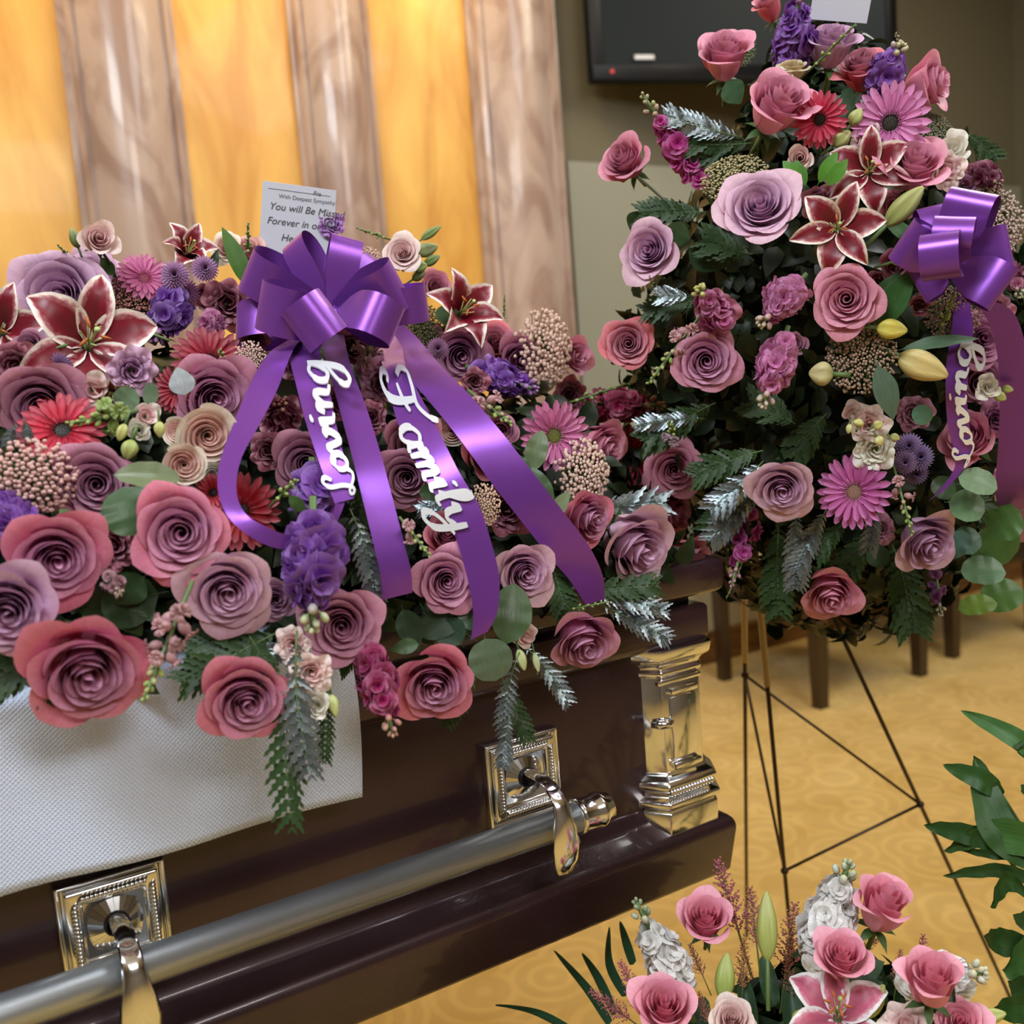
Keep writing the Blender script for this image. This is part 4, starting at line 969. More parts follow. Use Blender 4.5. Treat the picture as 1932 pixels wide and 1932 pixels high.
for s_ in [
 (590, 985, 590, 1185, 150, PU, -.03, 'bright purple stock hanging down in the centre with green tip buds', 'stock', (.55, .60, .35), 34),
 (590, 890, 600, 990, 120, PU, .01, 'purple stock half covered by the ribbon loop', 'stock', (.3, .2, .3), 20),
 (340, 560, 290, 640, 105, (.20, .05, .40), .0, 'purple stock right of the crimson lily', 'stock', (.3, .1, .3), 20),
 (905, 700, 1010, 735, 92, PU, -.01, 'purple stock right of the longest ribbon tail', 'stock', (.3, .1, .4), 22),
 (-10, 960, 65, 1010, 110, PU, .0, 'purple stock at the left edge under the rice flowers', 'stock', (.3, .1, .4), 20),
 (700, 1235, 742, 1385, 100, MG, -.02, 'magenta stock hanging over the casket front', 'stock', (.5, .25, .2), 26),
 (1110, 762, 1250, 765, 90, (.40, .01, .09), .0, 'crimson stock at the right end pointing to the easel', 'stock', (.4, .2, .15), 22),
 (400, 600, 400, 650, 60, (.42, .10, .25), .0, 'pink stock with hanging pale buds left of the bow', 'stock', (.5, .5, .35), 12),
 (540, 800, 530, 760, 80, BU, .03, 'burgundy stock in the shade of the ribbon loop', 'stock', BU, 14),
 (205, 1085, 225, 1120, 50, (.4, .2, .22), -.01, 'little cluster of pink and green buds right of the wide mauve rose', 'stock', (.5, .35, .3), 4),
 ]: spike('c', s_[0], s_[1], s_[2], s_[3], s_[4], s_[5], s_[6], s_[7], s_[8], s_[9], s_[10], group='stocks in the casket spray')
GB_ = (.30, .42, .10)
for s_ in [
 (235, 780, 128, 800, 74, GB_, -.02, 'green snapdragon tip lying over the red pink gerbera', 4, .75),
 (345, 1140, 272, 1320, 84, SP, -.03, 'pale pink snapdragon hanging down over the cloth', 9, .45),
 (690, 690, 705, 600, 66, (.52, .30, .28), -.05, 'green snapdragon standing under the bow', 3, .7),
 (765, 990, 812, 1050, 56, SP, -.05, 'light green snapdragon tip between the wide tail and the Family ribbon', 2, .8),
 (1075, 760, 1190, 722, 50, GB_, -.02, 'slim green snapdragon tip pointing right at the end of the spray', 0, .95),
 (900, 750, 965, 800, 70, SP, -.03, 'snapdragon with green buds and a pink floret beside the long tail', 3, .75),
 (520, 945, 560, 905, 60, GB_, -.03, 'green snapdragon buds under the rose in the ribbon loop', 0, .95),
 (468, 480, 468, 420, 42, GB_, .05, 'upright green bud cluster at the top left of the bow', 0, .95),
 (150, 500, 108, 462, 34, GB_, .03, 'small green sprig at far upper left', 0, .95),
 (730, 450, 672, 430, 34, GB_, .14, 'blurred green sprig behind the bow', 0, .95),
 (1075, 1150, 1150, 1135, 36, GB_, -.03, 'small green shoot at the end of the longest tail', 0, .95),
 (950, 620, 952, 555, 32, GB_, .05, 'small green sprig behind the right hand lily', 0, .95),
 (425, 690, 415, 660, 46, (.5, .5, .35), -.02, 'drooping pale buds left below the bow', 0, .95),
 ]: spike('c', s_[0], s_[1], s_[2], s_[3], s_[4], s_[5], s_[6], s_[7], 'snap', GB_ if s_[5] != SP else (.34, .44, .12), s_[8], tipf=s_[9], group='snapdragons in the casket spray')
RB = (.62, .38, .34)
for u in [
 (58, 900, 150, -.15, .05, 0, RB, -.02, 'wide dome of pink rice flowers at the left edge', .9),
 (472, 678, 56, -.1, .0, 0, (.66, .46, .40), -.01, 'small cluster of pink beads left of the ribbon', 1.2),
 (1034, 655, 120, .70, .1, 0, (.62, .42, .34), -.02, 'tall rice flower head near the right end', 1.2),
 (1105, 893, 110, .55, .0, 0, (.68, .50, .42), -.03, 'cream pink rice flower below the pink gerbera', 1.2),
 (912, 955, 66, .1, -.1, 0, (.62, .44, .32), -.01, 'small rice flower head between the right tails', 1.3),
 (612, 478, 56, .0, .3, 0, (.55, .34, .30), .05, 'rice flower beads behind the bow loops', 1.0),
 (694, 492, 56, .1, .3, 0, (.60, .40, .34), .06, 'rice flower beads right behind the tallest bow loop', 1.0),
 (255, 572, 124, .05, .45, 1, (.30, .12, .10), .0, 'rusty brown lace flower above the crimson lily', 1.0),
 (300, 600, 70, .2, .1, 1, (.36, .06, .10), .0, 'reddish lace flower beside the purple stock', 1.0),
 (795, 612, 84, .15, .2, 1, (.10, .09, .035), .0, 'dark olive lace flower right below the bow', 1.0),
 ]: umbel('c', *u[:9], sy=u[9], group='rice and lace flowers in the casket spray')
LI = (.48, .22, .48)
for m_ in [(330, 520, 54, -.1, .2, LI, .0, 'button chrysanthemum, the left one of the lilac pair at the top'), (386, 508, 50, .1, .25, LI, .0, 'button chrysanthemum, the right one of the lilac pair at the top'),
 (826, 658, 44, .0, .0, (.50, .22, .42), -.03, 'single lilac button chrysanthemum right of the bow'), (350, 552, 50, .0, -.1, (.42, .14, .34), .01, 'darker lilac button chrysanthemum under the pair'),
 (112, 690, 46, .0, .0, (.30, .14, .34), .0, 'shaded violet button chrysanthemum above the dusky rose'), (30, 665, 36, .0, .1, (.48, .2, .36), .0, 'small pinkish button chrysanthemum at the left edge')]: mum('c', *m_)
GY = (.62, .62, .22); GN = (.22, .32, .10)
for p in [
 (95, 660, 48, 674, 24, GY, -.03, 'yellow green bud left of the crimson lily'), (282, 628, 228, 606, 26, (.55, .55, .38), -.04, 'pale green bud lying over the purple stock'),
 (262, 640, 248, 622, 20, GY, -.03, 'tiny yellow green bud at the lily tip'), (148, 468, 134, 430, 18, (.16, .22, .07), .02, 'dark green bud left of the tall blush bud'),
 (236, 800, 224, 832, 20, GY, -.03, 'yellow green bud left of the small white bud'), (300, 795, 302, 826, 20, GY, -.03, 'yellow green bud right of the small white bud'),
 (250, 830, 238, 868, 30, (.46, .52, .16), -.02, 'plump green bud under the small white bud'), (795, 452, 832, 426, 16, GN, .04, 'thin green bud high at the right of the bow'),
 (786, 478, 826, 464, 26, (.30, .36, .16), .05, 'blurred plump green bud right of the blush spray rose'), (800, 500, 830, 482, 18, (.14, .22, .06), .03, 'dark green bud below the blurred plump one'),
 (778, 506, 806, 500, 24, GN, .02, 'green bud touching the blush spray rose'), (625, 1310, 634, 1352, 20, (.60, .68, .26), -.03, 'lime green bud right of the white cupped bloom'),
 (978, 1225, 990, 1265, 20, (.52, .58, .26), -.02, 'slim lime bud beside the eucalyptus leaf'), (1008, 1232, 1016, 1268, 14, (.5, .55, .3), -.02, 'thin pale bud left of the tipping mauve rose'),
 (778, 528, 802, 512, 18, (.12, .18, .06), .02, 'small dark bud low at the right of the bow')]: pod('c', *p, group='green buds in the casket spray', name='flower_bud')
EU = (.07, .12, .05); EL = (.17, .21, .10); DG = (.018, .045, .013)
for l_ in [
 (262, 1010, 232, 918, 100, 'round', (.045, .10, .035), -.03, 'glossy round eucalyptus leaf with a bright highlight', 0, .1), (342, 905, 216, 885, 52, 'oval', EL, -.03, 'flat olive eucalyptus leaf lying below the garden roses', 0, .5),
 (915, 1205, 936, 1285, 84, 'round', (.10, .145, .085), -.02, 'grey green eucalyptus leaf under the end of the Family tail', .1, .0), (955, 1215, 975, 1100, 80, 'oval', (.06, .11, .04), -.02, 'large upright eucalyptus leaf beside the Family tail', .2, .1),
 (890, 1190, 872, 1120, 40, 'oval', (.06, .11, .06), .0, 'dark eucalyptus leaf behind the Family tail', 0, 0), (1000, 900, 955, 862, 44, 'oval', EU, -.01, 'olive leaf left of the pink gerbera', .1, .2),
 (1000, 890, 1024, 812, 44, 'oval', (.12, .17, .08), -.03, 'grey green leaf overlapping the pink gerbera', .1, .1), (1040, 960, 1000, 880, 42, 'oval', EU, -.01, 'eucalyptus leaf left of the cream pink rice flower', .1, .1),
 (1035, 985, 1075, 925, 30, 'lance', EL, -.02, 'narrow olive leaf left of the cream pink rice flower', .1, .1), (470, 545, 425, 425, 34, 'lance', (.06, .15, .02), .03, 'dark green lily leaf rising left of the bow', .3, .1),
 (395, 520, 412, 468, 18, 'ovate', DG, .03, 'small toothed leaf at the top left', 0, .1), (215, 520, 190, 485, 22, 'lance', (.04, .1, .02), .02, 'small green leaf on the stem of the tall blush bud', 0, .1),
 (255, 735, 222, 770, 44, 'round', (.16, .24, .14), -.01, 'small eucalyptus leaf over the green buds', 0, 0), (300, 745, 268, 742, 40, 'round', (.14, .2, .12), .0, 'small round leaf behind the green buds', 0, 0),
 (350, 745, 334, 692, 46, 'ovate', (.40, .44, .47), -.07, 'silver painted crinkled leaf above the garden roses', -.1, .2), (140, 985, 112, 960, 20, 'lance', (.1, .18, .06), -.01, 'small green leaf left of the dusky mauve rose', 0, 0),
 (300, 1120, 140, 1150, 100, 'ovate', DG, .01, 'broad dark rose leaf below the wide mauve roses', 0, 0), (200, 1110, 270, 1200, 62, 'ovate', DG, .01, 'dark rose leaf left of the hanging snapdragon', 0, .1),
 (270, 1090, 215, 1140, 60, 'ovate', DG, .0, 'dark rose leaf under the burgundy bloom', 0, .1), (790, 1215, 735, 1225, 30, 'ovate', (.07, .12, .05), -.01, 'small leaf left above the hanging pink mauve rose', 0, .2),
 (790, 1200, 900, 1130, 60, 'ovate', (.03, .06, .03), .01, 'dark leaf under the dusky rose between the tails', 0, 0), (760, 1150, 790, 1230, 50, 'ovate', (.03, .06, .03), .01, 'dark leaf below the wide tail', 0, 0),
 (870, 1215, 820, 1160, 60, 'ovate', (.03, .07, .04), .01, 'blue green leaf above the hanging pink mauve rose', 0, 0), (790, 930, 850, 925, 36, 'ovate', (.05, .09, .03), -.01, 'dark leaf under the y of the Family ribbon', 0, .2),
 (820, 590, 870, 600, 40, 'oval', (.10, .16, .07), .0, 'olive leaf under the right hand lily', 0, .2), (1240, 860, 1190, 850, 24, 'lance', DG, .0, 'narrow leaf left of the free standing pink rose', 0, .3),
 (545, 935, 578, 968, 24, 'lance', (.06, .12, .03), -.02, 'small leaf in the ribbon loop', 0, .1), (10, 740, -10, 785, 40, 'ovate', (.10, .16, .05), .0, 'green leaf at the left edge by the dusky rose', 0, .1),
 ]: leaf('c', l_[0], l_[1], l_[2], l_[3], l_[4], l_[5], l_[6], l_[7], l_[8], ax=l_[9], ay=l_[10], group='single leaves in the casket spray')
for f_ in [
 (130, 1220, -20, 1300, 120, 0, .0, 'green fern frond under the largest rose at the left edge'), (170, 1170, 20, 1230, 100, 0, .01, 'dark fern frond left of the largest rose'),
 (70, 1250, 85, 1325, 60, 0, -.02, 'small fern tip on the cloth left of the largest rose'), (530, 1190, 340, 1285, 120, 0, .0, 'dark fern frond above the ragged pink rose'),
 (470, 1200, 505, 1275, 70, 0, -.03, 'fern tip drooping on the ragged pink rose'), (565, 1230, 552, 1570, 112, 0, -.03, 'long fern frond hanging down the casket front to a thin point'),
 (560, 1190, 590, 1470, 112, 1, -.035, 'long silvered fern frond hanging beside the white bloom'), (620, 1290, 612, 1440, 60, 0, -.02, 'short green fern frond under the white bloom'),
 (985, 1215, 1075, 1330, 66, 1, -.02, 'silvered fern tip pointing right below the tipping mauve rose'), (980, 1230, 950, 1390, 62, 1, -.02, 'silvered fern tip pointing down towards the handle plate'),
 (962, 1350, 948, 1450, 56, 1, -.03, 'silvered fern tip hanging over the right handle plate'), (940, 1260, 1000, 1400, 70, 0, .0, 'green fern frond behind the silvered tips'),
 (1100, 1120, 1262, 1150, 76, 1, -.01, 'silvered fern frond lying along the lid gap'), (1130, 1140, 1265, 1205, 74, 1, -.02, 'silvered fern tip hanging over the casket rim near the corner'),
 (1070, 1120, 1240, 1100, 90, 0, .01, 'dark fern frond on the lid behind the silvered ones'), (1110, 960, 1255, 945, 100, 1, -.01, 'blue silver fern frond above the large pale rose'),
 (1130, 980, 1240, 1090, 60, 1, .0, 'silvered fern frond behind the large pale rose'), (1040, 1060, 1080, 1180, 90, 0, .01, 'green fern frond beside the longest tail'),
 (660, 960, 708, 1130, 90, 1, -.01, 'silver blue fern frond left of the wide tail'), (690, 880, 660, 1040, 80, 0, .02, 'dark fern frond behind the wide tail'),
 (560, 1180, 510, 1240, 60, 1, -.01, 'small silvered sprig left of the greyish bloom'), (30, 800, 12, 840, 34, 1, -.02, 'small silver sprig at the left edge by the gerbera'),
 (45, 790, 55, 830, 30, 1, -.03, 'tiny silver sprig between the leaf and the gerbera'), (480, 1180, 350, 1230, 90, 0, .01, 'dark fern frond right of the hanging snapdragon'),
 (900, 1210, 800, 1160, 90, 0, .02, 'dark fern frond behind the end of the Family tail'), (880, 940, 790, 960, 60, 1, .01, 'silver dusted frond between the lettered ribbon and the rice flower'),
 (700, 1180, 640, 1260, 80, 0, .02, 'dark fern frond above the magenta stock'), (900, 1250, 840, 1370, 60, 0, .0, 'green fern tip right of the hanging pink mauve rose'),
 (1230, 1000, 1300, 960, 60, 0, .03, 'dark frond behind the coral rose at the lid corner'), (300, 1180, 250, 1120, 60, 0, .01, 'dark fern frond between largest rose and snapdragon'),
 ]: fern('c', f_[0], f_[1], f_[2], f_[3], f_[4], f_[5], f_[6], f_[7], group='fern fronds in the casket spray')
# ================================================================== the easel spray
GR = 'roses in the easel spray'
for r in [
 (1366, 112, 100, .0, 1.15, 'side', 'rosy', -.02, 'pink rose high at the upper left of the easel spray against the television'),
 (1462, 206, 122, .45, .85, 'side', 'rosy', -.03, 'large lilac pink rose beside the crimson gerbera'),
 (1183, 308, 92, -.5, .6, 'side', 'rosy', .0, 'coral pink rose alone on a long stem at the far left'),
 (1434, 392, 142, -.05, .50, 'open', 'pale', -.03, 'large pale mauve rose with cream lower petals in the upper middle'),
 (1228, 475, 108, -.35, .20, 'half', 'pale', -.01, 'dusty pink rose at the left against the grey wall'),
 (1186, 648, 96, -.05, .05, 'open', 'coral', .0, 'coral rimmed rose at the left edge above the crimson stock'),
 (1332, 680, 118, .05, -.10, 'open', 'mauve', -.02, 'cool mauve rose beside the drooping snapdragon'),
 (1597, 564, 120, -.02, .05, 'open', 'rosy', -.04, 'spiral pink rose in the centre under the crimson lily'),
 (1476, 920, 118, .02, -.5, 'open', 'pale', -.01, 'cream backed mauve rose left of the lower pink gerbera'),
 (1567, 1108, 108, .15, -.8, 'side', 'rosy', .0, 'pink rose hanging lowest under the easel spray'),
 (1740, 1014, 110, .55, -.55, 'side', 'lilac', -.02, 'silvery lilac rose beside the round eucalyptus leaves'),
 (1568, 92, 88, .2, 1.3, 'side', 'lilac', .0, 'grey lilac rose at the top under the blank card'),
 (1628, 138, 84, -.2, 1.2, 'side', 'coral', .02, 'coral rose seen from the side near the top'),
 (1742, 162, 92, 1.3, .5, 'side', 'rosy', .01, 'deep pink rose at the upper right of the purple stock'),
 (1454, 25, 44, -.5, 1.5, 'bud', 'coral', .01, 'narrow coral bud beside the tall purple stock'),
 (1722, 322, 108, .15, .8, 'side', 'rosy', -.03, 'full lilac pink rose right of the upper crimson lily'),
 (1832, 832, 96, -.5, .5, 'side', 'rosy', .0, 'pink rose under the ribbon reading Loving'),
 (1850, 640, 96, .3, .1, 'half', 'mauve', .02, 'mauve rose behind the curling purple tail'),
 (1850, 720, 80, .3, .0, 'half', 'dusk', .03, 'dusky rose deep behind the tail of the easel bow'),
 (1492, 134, 62, .0, 1.6, 'half', 'yellow', .0, 'pale yellow rose near the top'),
 (1462, 168, 66, -.25, .45, 'half', 'cream', .0, 'cream rose tucked above the large lilac pink one'),
 (1500, 650, 44, 0, 0, 'half', 'dusk', .06, 'dark rose in the shade between the pink stocks'),
 ]: rose('e', *r, group=GR)
for r in [
 (1640, 800, 66, .1, .1, 'frill', 'blush', -.01, 'grey pink ruffled bloom with yellow buds'), (1652, 848, 70, .05, -.1, 'frill', 'white', -.02, 'white ruffled bloom above the lower pink gerbera'),
 (1612, 780, 44, -.2, 0, 'cup', 'blush', .0, 'small pale bloom left of the grey pink ruffled one'), (1798, 282, 62, .2, .3, 'cup', 'white', .0, 'white cupped bloom at the upper right'),
 (1785, 320, 58, .2, .0, 'frill', 'blush', -.01, 'pale lilac ruffled bloom right of the full pink rose'), (1864, 730, 46, .2, .1, 'cup', 'white', -.06, 'white bloom lying over the dark purple tail'),
 (1638, 262, 52, -.1, .1, 'cup', 'blush', -.01, 'blush bloom between the two gerberas'), (1545, 385, 60, 0, 0, 'frill', 'burg', .02, 'wine red bloom left of the lower crimson lily'),
 (1592, 335, 56, 0, 0, 'frill', 'burg', .02, 'wine red bloom left of the upper crimson lily'), (1690, 500, 60, .1, 0, 'cup', 'burg', .0, 'wine pink star bloom below the green lily bud'),
 (1660, 530, 46, 0, 0, 'cup', 'burg', .01, 'small wine pink bloom above the dark lily leaf'), (1350, 590, 74, 0, 0, 'frill', 'burg', .01, 'burgundy bloom behind the green budded stock'),
 (1725, 780, 60, 0, 0, 'frill', 'dusk', .02, 'dusky purple bloom left of the ribbon lettering'), (1880, 790, 60, .2, 0, 'frill', 'dusk', .0, 'purple pink bloom right of the lettered ribbon'),
 (1845, 330, 46, .2, .2, 'frill', 'burg', .02, 'dark burgundy bloom at the right edge of the spray'), (1820, 350, 50, .2, .1, 'cup', 'lilac', .03, 'lilac bloom behind the bow'),
 (1880, 440, 60, .3, .1, 'frill', 'lilac', .03, 'pale lilac bloom between bow loops and lace flower'), (1735, 575, 40, .1, .0, 'cup', 'burg', -.01, 'small red and white bloom right of the dark lily leaf'),
 (1510, 300, 40, 0, .1, 'bud', 'blush', .0, 'small pale pink bud among the bright green leaves'), (1690, 390, 60, .2, .1, 'frill', 'rosy', .02, 'pink bloom behind the large green lily bud'),
 (1880, 585, 50, .3, .0, 'frill', 'burg', .04, 'burgundy bloom right behind the lower bow loop'), (1660, 1000, 50, .1, -.2, 'frill', 'dusk', .04, 'dark bloom in the shade between gerbera and lilac rose'),
 (1895, 905, 40, .3, .0, 'frill', 'rosy', .0, 'bright pink frilled bloom beside the dark tail'),
 ]: rose('e', *r, cat='flower', name='ruffled_bloom', group='ruffled blooms in the easel spray', sepals=False)
gerbera('e', 1546, 226, 92, .05, .08, (.60, .02, .08), DK, -.02, 'crimson gerbera with a dark eye near the top', group='gerberas in the easel spray')
gerbera('e', 1680, 232, 128, -.15, .10, (.78, .26, .56), (.05, .04, .03), -.03, 'pale pink gerbera with a black eye and cream ring', group='gerberas in the easel spray')
gerbera('e', 1612, 928, 132, -.45, -.05, (.62, .13, .42), (.35, .2, .15), -.02, 'orchid pink gerbera turned to the left, low in the spray', group='gerberas in the easel spray')
lily('e', 1640, 322, 150, .05, .25, -.02, 'upper crimson lily with white margins beside the full pink rose', spin=.6, group='lilies in the easel spray')
lily('e', 1580, 432, 165, .0, .15, -.04, 'lower crimson lily with white margins in the centre', spin=.25, group='lilies in the easel spray')
for p in [
 (1672, 425, 1742, 352, 38, (.42, .44, .14), -.05, 'long green lily bud slanting up to the right'), (1695, 672, 1788, 710, 52, (.72, .56, .22), -.05, 'largest yellow and pink lily bud'),
 (1654, 618, 1712, 624, 36, (.80, .68, .12), -.05, 'bright yellow lily bud'), (1572, 706, 1526, 704, 44, (.60, .52, .26), -.04, 'blunt pinkish green lily bud beside the brown lace'),
 (1682, 495, 1730, 480, 24, (.36, .46, .08), -.04, 'slim lime lily bud left of the bow'), (1605, 235, 1626, 205, 24, (.50, .55, .2), -.02, 'small green bud between the gerberas'),
 (1572, 275, 1605, 248, 28, (.40, .42, .14), -.01, 'green bud below the crimson gerbera'), (1618, 805, 1622, 790, 20, (.75, .72, .25), -.03, 'pale yellow bud in front of the grey pink bloom'),
 (1648, 806, 1666, 798, 18, (.75, .72, .25), -.03, 'pale yellow bud right of the grey pink bloom'), (1654, 824, 1664, 840, 18, (.75, .72, .3), -.04, 'pale yellow bud over the white ruffled bloom'),
 (1680, 822, 1698, 828, 14, (.66, .66, .25), -.03, 'small yellow bud on a thin stalk'), (1604, 800, 1600, 818, 12, (.7, .7, .3), -.03, 'thin yellow bud left of the others'),
 (1890, 732, 1912, 736, 14, (.5, .6, .2), -.06, 'small green bud right of the white bloom'), (1876, 742, 1898, 754, 18, (.5, .6, .2), -.07, 'green bud under the white bloom'),
 (1750, 560, 1762, 575, 20, (.5, .2, .2), -.01, 'pink and cream bud below the bow'), ]: pod('e', *p, group='buds in the easel spray')
PK = (.66, .20, .46)
for s_ in [
 (1490, 135, 1512, -35, 84, (.26, .07, .48), -.01, 'tall purple stock rising at the very top of the easel spray', 'stock', (.3, .1, .4), 34),
 (1650, 175, 1700, 85, 78, (.26, .07, .48), -.01, 'purple stock leaning right near the top', 'stock', (.6, .55, .35), 24),
 (1322, 350, 1212, 178, 76, (.50, .02, .26), -.01, 'magenta stock reaching to the upper left with green buds', 'stock', (.42, .46, .22), 24),
 (1505, 535, 1436, 612, 92, PK, -.03, 'orchid pink stock, upper one in the dark centre', 'stock', (.62, .55, .4), 26),
 (1478, 645, 1440, 765, 92, PK, -.03, 'orchid pink stock, lower one in the dark centre', 'stock', (.62, .55, .45), 26),
 (1365, 610, 1318, 545, 84, (.46, .08, .24), -.02, 'wine pink stock with lime buds left of the centre', 'stock', (.5, .55, .15), 16),
 (1420, 960, 1380, 1105, 62, (.45, .03, .28), .0, 'thin magenta stock hanging at the lower left', 'stock', (.45, .2, .3), 12),
 (1850, 320, 1885, 350, 52, (.20, .01, .06), .0, 'dark wine stock at the right behind the bow', 'stock', (.2, .05, .1), 12),
 (1765, 1070, 1775, 1160, 50, (.22, .05, .22), .0, 'small purple stock hanging beside the eucalyptus', 'stock', (.5, .45, .4), 6),
 (1900, 500, 1925, 560, 50, (.45, .12, .25), .05, 'pink stock blurred at the right edge', 'stock', (.5, .6, .4), 10),
 (1725, 500, 1745, 515, 40, (.45, .08, .2), .02, 'wine pink stock tucked behind the left bow loop', 'stock', (.4, .1, .2), 8),
 (1900, 900, 1905, 925, 40, (.62, .16, .5), .01, 'orchid pink stock beside the lowest eucalyptus leaf', 'stock', (.6, .3, .5), 8),
 ]: spike('e', s_[0], s_[1], s_[2], s_[3], s_[4], s_[5], s_[6], s_[7], s_[8], s_[9], s_[10], group='stocks in the easel spray')
for s_ in [
 (1530, 130, 1615, 45, 40, GB_, -.04, 'green snapdragon crossing the grey lilac rose', 0, .95), (1310, 610, 1222, 725, 60, SP, -.03, 'snapdragon drooping at the left with a lime green tip', 6, .6),
 (1775, 620, 1800, 555, 50, GB_, -.04, 'curled lime snapdragon under the bow', 0, .95), (1690, 895, 1722, 1010, 50, SP, -.05, 'green snapdragon hanging over the silvery lilac rose', 3, .6),
 (1415, 1030, 1370, 1130, 26, GB_, -.02, 'thin green spike by the casket lid corner', 0, .95), (1240, 560, 1225, 520, 26, GB_, .0, 'small fern green tip at the left below the dusty pink rose', 0, .95),
 (1700, 90, 1690, 62, 26, (.5, .5, .4), .0, 'pale bud tip above the purple stock', 0, .95),
 (1275, 830, 1262, 795, 50, (.5, .34, .4), .02, 'pale pink buds dangling left of the dark ferns', 3, .7)]: spike('e', s_[0], s_[1], s_[2], s_[3], s_[4], s_[5], s_[6], s_[7], 'snap', GB_ if s_[5] != (.5, .5, .4) else s_[5], s_[8], tipf=s_[9], group='snapdragons in the easel spray')
for u in [
 (1385, 332, 124, -.15, .40, 1, (.52, .46, .26), -.01, 'yellowish lace flower above the large pale rose', .7), (1625, 672, 124, .0, .05, 1, (.36, .24, .17), -.03, 'brown lace flower head in the centre', 1.1),
 (1800, 590, 96, .1, .15, 1, (.42, .28, .24), -.02, 'brown pink lace flower under the bow', 1.0), (1880, 420, 110, .45, .2, 1, (.50, .38, .32), .0, 'green and pink lace flower at the right edge', 1.1),
 (1762, 250, 70, .4, .3, 1, (.22, .22, .14), .03, 'grey green lace flower behind the pale pink gerbera', 1.0), (1395, 90, 60, .2, .3, 1, (.2, .26, .10), .05, 'green lace sprig right of the upper left rose', 1.0),
 ]: umbel('e', *u[:9], sy=u[9], group='lace flowers in the easel spray', name='lace_flower')
for m_ in [(1715, 842, 50, 0, .1, (.30, .17, .42), -.01, 'violet button chrysanthemum, top one of the low cluster'), (1735, 862, 50, .2, 0, (.26, .16, .42), -.02, 'violet button chrysanthemum, right one of the low cluster'),
 (1708, 872, 44, 0, -.1, (.32, .17, .40), -.02, 'violet button chrysanthemum, left one of the low cluster'), (1728, 892, 44, .1, -.2, (.24, .14, .38), -.01, 'violet button chrysanthemum, lowest of the low cluster')]: mum('e', *m_)
BG = (.10, .28, .03)
for l_ in [
 (1808, 900, 1884, 916, 50, 'round', (.16, .25, .13), -.08, 'pale green round eucalyptus leaf, topmost on the right', .1, .5), (1790, 948, 1860, 960, 60, 'round', (.11, .20, .09), -.06, 'eucalyptus leaf just under the topmost one', .1, .4),
 (1925, 965, 1862, 1000, 72, 'round', (.09, .20, .05), -.04, 'dark green round eucalyptus leaf beside the lilac tail', .1, .3), (1850, 1000, 1905, 1060, 84, 'round', (.09, .20, .05), -.01, 'large round eucalyptus leaf behind the glossy one', .1, .1),
 (1830, 1008, 1776, 1048, 44, 'round', (.08, .17, .13), -.03, 'blue green eucalyptus leaf right of the lilac rose', .1, .4), (1812, 1078, 1898, 1074, 56, 'round', (.16, .30, .16), -.05, 'glossy eucalyptus leaf with bright spots', .1, .5),
 (1808, 1150, 1880, 1132, 40, 'round', (.20, .34, .05), -.04, 'yellow green eucalyptus leaf, lowest of all', .1, .6), (1850, 1136, 1930, 1110, 62, 'round', (.10, .22, .05), -.03, 'green eucalyptus leaf at the lower right end', .1, .4),
 (1798, 1030, 1850, 1010, 50, 'round', (.07, .15, .09), .0, 'shaded eucalyptus leaf between the blue green and the dark one', .1, .2), (1760, 905, 1800, 935, 40, 'round', (.07, .13, .06), .0, 'small shaded eucalyptus leaf near the thin tail', .1, .2),
 (1668, 1070, 1640, 1020, 40, 'ovate', (.05, .1, .05), .02, 'dark leaf left of the lilac rose', 0, 0), (1655, 690, 1692, 790, 44, 'lance', (.10, .16, .11), -.06, 'grey green lily leaf hanging below the brown lace', .2, .2),
 (1655, 620, 1726, 508, 46, 'lance', (.04, .12, .03), -.05, 'long dark lily leaf reaching up to the bow', .2, .1), (1640, 590, 1698, 510, 34, 'lance', (.05, .11, .03), -.03, 'dark lily leaf right of the spiral pink rose', -.1, .1),
 (1700, 660, 1845, 624, 26, 'lance', (.10, .18, .10), -.05, 'narrow grey lily leaf pointing right', .0, .6), (1545, 345, 1580, 285, 26, 'lance', BG, -.02, 'bright green leaf left of the upper lily', .1, .2),
 (1560, 350, 1600, 300, 26, 'lance', BG, -.03, 'bright green leaf next to the upper lily', .2, .2), (1510, 340, 1478, 302, 24, 'lance', BG, -.02, 'bright green leaf pointing up left by the small bud', 0, .3),
 (1520, 350, 1500, 300, 22, 'lance', (.08, .22, .03), -.02, 'bright green leaf below the small pale bud', 0, .2), (1540, 410, 1555, 375, 36, 'oval', (.06, .13, .03), .0, 'round leaf between the pale rose and the lower lily', .1, .2),
 (1370, 155, 1400, 195, 44, 'ovate', (.05, .12, .06), -.01, 'dark leaf under the upper left rose', 0, .3), (1215, 400, 1195, 445, 50, 'ovate', (.03, .06, .02), .02, 'dark leaf above the dusty pink rose', 0, .1),
 (1290, 420, 1260, 470, 44, 'ovate', (.04, .08, .03), .02, 'dark leaf right of the dusty pink rose', 0, .1), (1580, 190, 1615, 200, 50, 'ovate', (.03, .07, .03), .02, 'dark leaf above the gerberas', 0, .3),
 (1745, 470, 1660, 400, 26, 'lance', (.06, .13, .04), -.01, 'narrow leaf behind the long green bud', .1, .2), (1730, 765, 1750, 800, 34, 'round', (.10, .22, .14), -.02, 'small blue green leaf left of the ribbon lettering', 0, .1),
 (1300, 470, 1380, 500, 60, 'ovate', (.02, .05, .02), .03, 'dark broad leaf under the pale rose', 0, 0), (1560, 60, 1600, 80, 24, 'ovate', (.04, .09, .03), .02, 'small dark leaf by the grey lilac rose', 0, 0),
